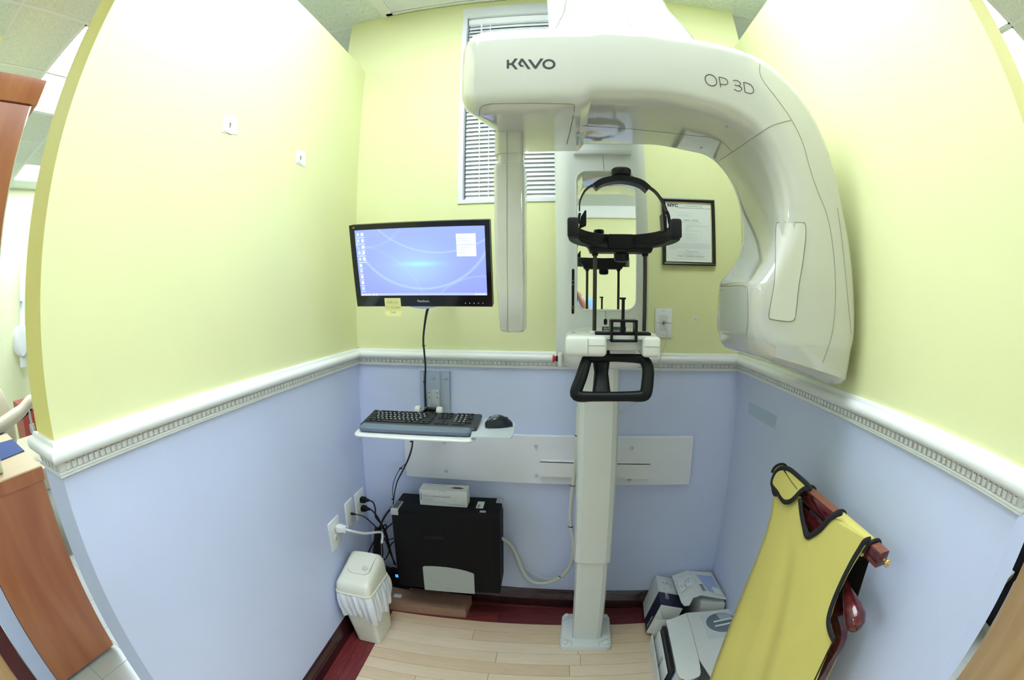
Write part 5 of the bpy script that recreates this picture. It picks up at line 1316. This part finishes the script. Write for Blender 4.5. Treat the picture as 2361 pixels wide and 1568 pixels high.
# body below the neckline
BL_ = [(1766, 1232)] + Lft[4:]
BR_ = [(1995, 1262), (1966, 1300), (1945, 1342), (1926, 1385), (1914, 1425), (1916, 1452), (1924, 1474), (1905, 1515), (1885, 1560), (1860, 1620), (1840, 1680)]
V0 = (1865, 1240)
body = cloth([BL_[0], (1745, 1288), (1722, 1345), (1698, 1405), (1672, 1472), (1645, 1545), (1600, 1680)], [V0, (1866, 1310), (1860, 1370), (1850, 1440), (1838, 1510), (1822, 1570), (1780, 1690)], 14, 16, .018, .4)
b2 = cloth([V0, (1866, 1310), (1860, 1370), (1850, 1440), (1838, 1510), (1822, 1570), (1780, 1690)], [(1993, 1262), (1958, 1318), (1930, 1375), (1913, 1430), (1922, 1472), (1890, 1548), (1835, 1690)], 12, 16, 0.0)
join(body, b2)
b3 = cloth([(1786, 1120), (1784, 1150), (1778, 1188), (1766, 1232)], [(1846, 1146), (1848, 1180), (1856, 1215), V0], 14, 6, 0.0)
b4 = cloth([(1920, 1190), (1905, 1205), (1888, 1224), V0], [(2002, 1243), (2000, 1248), (1997, 1255), (1993, 1262)], 12, 6, 0.0)
join(body, b3); join(body, b4)
bmesh.ops.remove_doubles(body, verts=body.verts, dist=.002)
thicken(obj('front_panel', body, APY, AP, 80))
# shoulders rolled over the bar
def shoulder(s0, s1, dn0, dn1, name):
    R = []
    for s in [s0 + (s1 - s0) * i / 8 for i in range(9)]:
        row = []
        for a in range(-30, 211, 20):
            aa = math.radians(a); rr = .024
            row.append(VMx @ V((s, -rr * math.cos(aa), -.012 + .022 * math.sin(aa))))
        row.insert(0, VMx @ V((s, -.027, -dn0))); row.append(VMx @ V((s, .036, -dn1)))
        R.append(row)
    return thicken(obj(name, rings(R, False, False), APY, AP, 80))
shoulder(.365, .535, .022, .05, 'shoulder')
# left shoulder strap folded over the front
fl = [(1788, 1118), (1792, 1098), (1802, 1084), (1815, 1080), (1830, 1084), (1850, 1100), (1868, 1116), (1878, 1128), (1866, 1126), (1853, 1134), (1842, 1146), (1830, 1156), (1817, 1157), (1808, 1148), (1801, 1136)]
P_ = [apn(x, y) + out(.010) for x, y in fl]
thicken(obj('shoulder_strap', prism(P_, out(.004)), APY, AP), .0005)
shoulder(.006, .188, .01, .05, 'shoulder')
obj('strap_seam', tube([apn(1822, 1092) + out(.0155), apn(1835, 1112) + out(.0155), apn(1848, 1128) + out(.0155)], .0008, 5, sm=3), BLACK, AP)
obj('strap_slit', prism([apn(*p) + out(.015) for p in ((1813, 1081), (1817, 1081), (1824, 1094), (1820, 1091))], out(.0008)), BLACK, AP)
def binding(P, r=.010, lift=.006, name='binding', loop=False, flat=.5):
    pts = [apn(x, y) + out(lift) for x, y in P]
    pts = cat_rom(pts, 5, loop); k = len(pts); R = []
    for i in range(k):
        t_ = (pts[(i + 1) % k] - pts[i - 1]) if loop else (pts[min(i + 1, k - 1)] - pts[max(i - 1, 0)])
        t_.normalize(); s = t_.cross(FN).normalized()
        R.append([pts[i] + s * (r * math.cos(a)) + FN * (r * flat * math.sin(a)) for a in [2 * PI * j / 8 for j in range(8)]])
    return obj(name, rings(R, True, not loop, None, loop), APB, AP, 60)
binding(fl, .0075, .013, loop=True)
binding([(1786, 1120), (1790, 1138), (1800, 1140), (1808, 1150)], .0075, .008)
binding([(1848, 1150), (1852, 1185), (1858, 1215), (1864, 1236), (1880, 1231), (1897, 1218), (1912, 1200), (1926, 1189), (1945, 1181)], .0085)
binding([(2010, 1245), (1996, 1250), (1984, 1268), (1968, 1295), (1950, 1330), (1932, 1370), (1919, 1405), (1914, 1432), (1918, 1455), (1926, 1474)], .0085)
binding([(1926, 1474), (1910, 1505), (1888, 1552), (1860, 1610)], .003, .004)
R = []
for s, nm in ((.362, 'a'), (.538, 'b'), (.190, 'c'), (.004, 'd')):
    pts = [VMx @ V((s, -.027 * math.cos(math.radians(a)), -.012 + .024 * math.sin(math.radians(a)))) for a in range(0, 181, 20)]
    obj('binding', tube(pts, .0052, 8, sm=2), APB, AP, 60)
# back panel hanging between the bar and the wall
def back(px, py): return atx(px, py, .765)
bk = prism([VMx @ V((.0, .037, -.02)), VMx @ V((.535, .037, -.02)), back(1998, 1290), back(1984, 1330), back(1968, 1375), back(1958, 1425), back(1950, 1465), back(1934, 1505), back(1904, 1568), V((.775, -1.22, .25)), V((.765, -.78, .25))], bn_ * .004)
obj('back_panel', bk, APY, AP)
obj('lining', prism([VMx @ V((.02, .035, -.02)), VMx @ V((.530, .035, -.02)), back(2007, 1290) - bn_ * .003, back(1994, 1330) - bn_ * .003, back(1980, 1375) - bn_ * .003, back(1960, 1440) - bn_ * .003, back(1936, 1470) - bn_ * .003, V((.757, -1.00, .72)), V((.757, -.80, .72))], bn_ * -.002), APB, AP)

# ================================================================== NEIGHBOURING ROOMS SEEN PAST THE PARTITIONS
WOODO = wood('orange_cherry', (.56, .215, .095), (.46, .15, .065), .28, 3, (3, 3, .6))
WOODD = wood('dark_cherry', (.28, .07, .03), (.2, .045, .02), .3, 3, (3, 3, .6))
BEIGE = mat('counter_beige', (.66, .50, .32), .4)
TAN = wood('tan_maple', (.66, .42, .19), (.58, .34, .14), .4, 3, (3, 3, .6))
struct(obj('wall_west', bx((-6.15, -4.2, 0), (-6.0, 2.9, ZC)), mat('far_yellow', (.80, .82, .52), .6)))
struct(obj('wall_east', bx((4.6, -4.2, 0), (4.75, 2.9, ZC)), YEL))
two_tone('wall_front', (-6.0, -4.05, 0), (4.6, -3.90, 2.46))
struct(obj('trim_6', bx((-6.0, -3.92, 2.46), (4.6, -3.87, 2.60), None, .01), TRIM))
struct(obj('wall_soffit', bx((-6.0, -4.05, 2.60), (4.6, -3.905, ZC)), mat('soffit_grey', (.55, .60, .52), .7)))
two_tone('wall_opposite', (-4.2, -2.17, 0), (-2.01, -2.015, ZP), None, None, (1, 0, 0))
struct(obj('wall_north', bx((-6.0, 2.75, 0), (4.6, 2.9, ZC)), YEL))
bc = thing('base_cabinet', 'tall orange cherry counter cabinet left of the partition', 'cabinet', (-2.4, -1.7, 0))
obj('side_panel', bx((-2.02, -2.01, .02), (-2.0, -1.405, .945), None, .003, 1), WOODO, bc)
obj('carcass', bx((-2.75, -2.01, .02), (-2.02, -1.42, .945)), WOODD, bc)
obj('countertop', bx((-2.80, -2.012, .945), (-1.995, -1.395, .99), None, .004, 1), BEIGE, bc)
obj('edge_band', bx((-1.996, -2.01, .930), (-1.992, -1.396, .985)), WOODO, bc)
for z in (.25, .50, .75): obj('door_pull', cyl((-2.3, -1.40, z), (-2.2, -1.40, z), .006, 8), STEEL, bc)
tag(obj('desk_mat', prism([V((-2.30, -1.405, .991)), V((-2.28, -1.62, .991)), V((-2.62, -1.62, .991)), V((-2.60, -1.405, .991))], (0, 0, .004)), mat('mat_blue', (.045, .085, .26), .8)), 'dark blue mat lying on the beige counter', 'mat')
pb = thing('plastic_tub', 'small translucent tub with yellow label on the counter', 'tub', (-2.2, -1.72, .99))
obj('tub', bx((-2.27, -1.80, .9905), (-2.08, -1.655, 1.075), None, .01, 2), mat('tub_white', (.72, .78, .80), .3), pb, 40); obj('tub_label', bx((-2.079, -1.79, 1.0), (-2.077, -1.67, 1.035)), mat('tub_yellow', (.75, .72, .3), .5), pb)
uc = thing('wall_cabinet', 'orange cherry wall cabinet with a moulded crown up at the left', 'cabinet', (-2.3, -1.8, 2.4))
obj('door', bx((-2.02, -2.01, 1.75), (-2.0, -1.565, 2.475), None, .003, 1), WOODO, uc)
obj('carcass', bx((-2.50, -2.01, 1.75), (-2.02, -1.555, 2.48)), WOODO, uc)
obj('crown', rings([[V((x, y, z)) for x, z in ((-2.5, 2.478), (-1.99, 2.478), (-1.98, 2.50), (-1.965, 2.54), (-1.96, 2.585), (-2.5, 2.585))] for y in (-2.012, -1.52)]), WOODO, uc, 30)
obj('edge_highlight', bx((-2.0, -1.568, 1.76), (-1.997, -1.560, 2.47)), mat('highlight_bright', (.75, .75, .78), .1, .8), uc)  # bright strip painting in the highlight along the door's edge
hg = thing('tall_cabinet', 'wooden cabinet with dark red edge beyond the grey wall end', 'cabinet', (-2.3, -2.5, 0))
obj('edge_panel', bx((-2.06, -2.33, 0), (-2.0, -2.18, 1.0)), mat('edge_maroon', (.09, .012, .012), .4), hg); obj('carcass', bx((-2.7, -2.9, 0), (-2.03, -2.335, 1.0)), TAN, hg)
# dental chair
dcx = thing('dental_chair', 'beige dental chair with padded armrest behind the counter', 'dental chair', (-3.6, -1.1, 0))
BG = mat('chair_beige', (.66, .59, .45), .4)
CHR = mat('chrome', (.7, .72, .74), .12, .9)
cp3 = lambda px, py, x=-3.2: atx(px, py, x)
obj('backrest', rings([[V((-3.42 + dx, -1.36 + a * w, z)) for dx, a in ((0, -1), (.05, -1.05), (.12, -.8), (.14, 0), (.12, .8), (.05, 1.05), (0, 1))] for z, w in ((.70, .10), (.80, .19), (.95, .20), (1.08, .15), (1.155, .115), (1.165, .07))]), BG, dcx, 60)
obj('armrest', tube([cp3(-8, 985), cp3(10, 976), cp3(30, 962), cp3(50, 947), cp3(60, 934), cp3(70, 926), cp3(82, 928)], [.045, .05, .05, .045, .042, .045, .045], 12), BG, dcx, 60)
obj('arm_plate', tube([cp3(0, 1000, -3.25), cp3(25, 980, -3.25), cp3(55, 960, -3.25), cp3(72, 943, -3.25)], .012, 8), BLACK, dcx)
obj('seat', rings([[V((x, y, z)) for x, y in ((-4.0, -1.35), (-3.15, -1.25), (-3.0, -1.0), (-3.1, -.75), (-4.0, -.75))] for z in (.52, .62, .66)]), BG, dcx, 60)
obj('support_post', cyl(cp3(66, 943, -3.2), cp3(76, 990, -3.2), .012, 10), CHR, dcx); obj('post_foot', lathe([(.025, -.03), (.032, 0), (.025, .03)], cp3(75, 988, -3.2), 'z', 12), CHR, dcx)
obj('pedestal', bx((-3.7, -1.25, 0), (-3.35, -.95, .52), None, .03), BG, dcx)
tag(obj('red_cabinet', bx((-4.9, atx(52, 960, -4.5).y, .0), (-4.5, atx(90, 960, -4.5).y, atx(66, 932, -4.5).z)), mat('cabinet_red', (.38, .06, .05), .4)), 'dark red cabinet behind the dental chair', 'cabinet')
xr = thing('wall_xray', 'white wall-mounted dental x-ray head on a vertical arm', 'x-ray head', (-5.9, -.2, 1.2))
obj('head', rings([[V((-5.85 + a * .10, -.17 + b_ * w, z)) for a, b_ in rrect(2, 2, .7, 4)] for z, w in ((1.16, .06), (1.20, .12), (1.30, .155), (1.42, .15), (1.48, .11), (1.50, .06))]), WPLAS, xr, 60)
obj('cone', rings([[V((-5.85 + a * .05, -.15 + b_ * .06, z)) for a, b_ in rrect(2, 2, .8, 4)] for z in (1.03, 1.17)]), WPLAS, xr, 40)
obj('arm', bx((-5.92, -.165, 1.78), (-5.86, -.10, 2.24)), WPLAS, xr); obj('wall_rail', bx((-5.999, -.15, 1.2), (-5.91, -.06, 2.3)), WPLAS, xr)
# right-hand side
rc = thing('tan_cabinet', 'tan maple cabinet side beyond the right partition end', 'cabinet', (2.1, -1.8, 0))
obj('side_panel', bx((1.88, -2.3, .0), (1.90, -1.425, 1.7)), TAN, rc); obj('carcass', bx((1.90, -2.3, 0), (2.6, -1.44, 1.7)), TAN, rc)
sd = thing('dark_rack', 'black equipment rack glimpsed behind the right partition', 'rack', (2.1, -1.1, 0))
obj('frame', bx((2.35, -1.35, .10), (2.6, -.4, 1.6)), BLACK, sd); obj('shelf', bx((2.15, -1.22, .40), (2.349, -.95, .43)), WPLAS, sd); obj('lead', tube([V((2.3, -1.25, .43)), V((2.28, -1.2, .33)), V((2.3, -1.1, .26)), V((2.4, -1.0, .25))], .012, 7), BLACK, sd); obj('post', bx((2.33, -1.3, 0), (2.37, -1.26, .4)), STEEL, sd); obj('post', bx((2.33, -.7, 0), (2.37, -.66, .4)), STEEL, sd)

# ================================================================== PHOTOGRAPHER (seen only in the machine's mirror)
def skin_body(name, verts, edges, radii, m, parent=None):
    me = bpy.data.meshes.new(name); me.from_pydata([V(v) for v in verts], edges, []); o = bpy.data.objects.new(name, me); COL.objects.link(o)
    md = o.modifiers.new('skin', 'SKIN'); md.use_smooth_shade = True
    for sv, r in zip(me.skin_vertices[0].data, radii): sv.radius = r if isinstance(r, tuple) else (r, r)
    me.skin_vertices[0].data[0].use_root = True
    ss = o.modifiers.new('sub', 'SUBSURF'); ss.levels = 1; ss.render_levels = 1
    dg = bpy.context.evaluated_depsgraph_get(); dg.update()
    m2 = bpy.data.meshes.new_from_object(o.evaluated_get(dg)); bpy.data.objects.remove(o)
    bm_ = bmesh.new(); bm_.from_mesh(m2); bpy.data.meshes.remove(m2)
    return obj(name, bm_, m, parent, 180)
PX, PY = -.065, -2.42
per = thing('person', 'photographer in a pale blue shirt reflected in the machine mirror', 'person', (PX, PY, 0))
SKN = mat('skin', (.62, .36, .26), .5); SHIRT = mat('shirt_blue', (.22, .42, .78), .8); TRO = mat('trousers_grey', (.05, .055, .07), .8); HAIR = mat('hair_dark', (.03, .02, .015), .6)
vb = [(PX, PY, .95), (PX, PY, 1.15), (PX, PY, 1.34), (PX, PY, 1.47), (PX, PY + .01, 1.56), (PX, PY + .03, 1.64), (PX, PY + .04, 1.72), (PX, PY + .03, 1.80),
      (PX + .19, PY, 1.44), (PX + .27, PY + .07, 1.26), (PX + .145, PY + .24, 1.50), (PX - .19, PY, 1.44), (PX - .27, PY + .07, 1.26), (PX - .05, PY + .24, 1.50),
      (PX + .10, PY, .88), (PX + .11, PY + .01, .48), (PX + .11, PY - .02, .08), (PX + .12, PY + .10, .045), (PX - .10, PY, .88), (PX - .11, PY + .01, .48), (PX - .11, PY - .02, .08), (PX - .12, PY + .10, .045)]
vb = [(x_, y_, z_ * 1.06) for x_, y_, z_ in vb]
eb = [(0, 1), (1, 2), (2, 3), (3, 4), (4, 5), (5, 6), (6, 7), (3, 8), (8, 9), (9, 10), (3, 11), (11, 12), (12, 13), (0, 14), (14, 15), (15, 16), (16, 17), (0, 18), (18, 19), (19, 20), (20, 21)]
rb_ = [.13, .13, .145, .11, .055, .075, .085, .06, .062, .045, .030, .062, .045, .030, .095, .06, .042, .035, .095, .06, .042, .035]
skin_body('body', vb, eb, rb_, SKN, per)
sv = [(PX, PY, .98), (PX, PY, 1.15), (PX, PY, 1.34), (PX, PY, 1.46), (PX + .19, PY, 1.44), (PX + .245, PY + .045, 1.32), (PX - .19, PY, 1.44), (PX - .245, PY + .045, 1.32)]
sv = [(x_, y_, z_ * 1.06) for x_, y_, z_ in sv]
skin_body('shirt', sv, [(0, 1), (1, 2), (2, 3), (3, 4), (4, 5), (3, 6), (6, 7)], [.155, .15, .165, .125, .085, .075, .085, .075], SHIRT, per)
tv = [(PX, PY, .98), (PX + .10, PY, .88), (PX + .11, PY + .01, .48), (PX + .11, PY - .02, .10), (PX - .10, PY, .88), (PX - .11, PY + .01, .48), (PX - .11, PY - .02, .10)]
tv = [(x_, y_, z_ * 1.06 if z_ > .2 else z_) for x_, y_, z_ in tv]
skin_body('trousers', tv, [(0, 1), (1, 2), (2, 3), (0, 4), (4, 5), (5, 6)], [.15, .115, .08, .07, .115, .08, .07], TRO, per)
obj('hair', lathe([(.02, .10), (.07, .085), (.098, .04), (.102, -.01), (.09, -.05)], (PX, PY + .015, 1.79 * 1.06), 'z', 18), HAIR, per, 60)
for sx in (-1, 1):
    obj('eye', lathe([(.002, -.006), (.010, 0), (.002, .006)], (PX + sx * .032, PY + .118, 1.735 * 1.06), 'y', 10), INK, per)
    obj('ear', rings([[V((PX + sx * (.083 + t_), PY + .03 + a, 1.72 * 1.06 + b_)) for a, b_ in rrect(.035 * k_, .06 * k_, .015 * k_)] for t_, k_ in ((0, 1), (.012, .8))]), SKN, per, 60)
obj('nose', tube([V((PX, PY + .112, 1.735 * 1.06)), V((PX, PY + .130, 1.705 * 1.06)), V((PX, PY + .122, 1.695 * 1.06))], [.008, .014, .008], 8), SKN, per, 60)
obj('mouth', box((PX, PY + .112, 1.665 * 1.06), (.045, .006, .008), None, .002), mat('lips', (.5, .2, .18), .5), per)
for sx in (-1, 1):
    h0 = V((PX + (.145 if sx > 0 else -.05), PY + .25, 1.50 * 1.06))
    vh = [h0, h0 + V((-sx * .03, .045, .03))]; eh = [(0, 1)]; rh = [.028, .030]
    for f_ in range(4):
        a = vh[1] + V((-sx * (.004 + .006 * f_), .022, .026 - .018 * f_)); b_ = a + V((-sx * .032, .010, .004)); c_ = b_ + V((-sx * .020, -.016, 0)); i0 = len(vh)
        vh += [a, b_, c_]; eh += [(1, i0), (i0, i0 + 1), (i0 + 1, i0 + 2)]; rh += [.010, .009, .008]
    a = vh[1] + V((-sx * .018, -.018, .03)); b_ = a + V((-sx * .022, .012, .014)); i0 = len(vh); vh += [a, b_]; eh += [(1, i0), (i0, i0 + 1)]; rh += [.011, .009]
    skin_body('hand', vh, eh, rh, SKN, per)
CX0 = PX + .05
cm = thing('camera_body', 'black camera held up by the photographer', 'camera', (CX0, PY + .30, 1.56))
obj('body', bx((CX0 - .06, PY + .255, 1.545), (CX0 + .06, PY + .315, 1.63), None, .01), BLACK, cm, 40)
obj('grip', bx((CX0 + .055, PY + .25, 1.545), (CX0 + .08, PY + .325, 1.625), None, .01), BLACK, cm, 40)
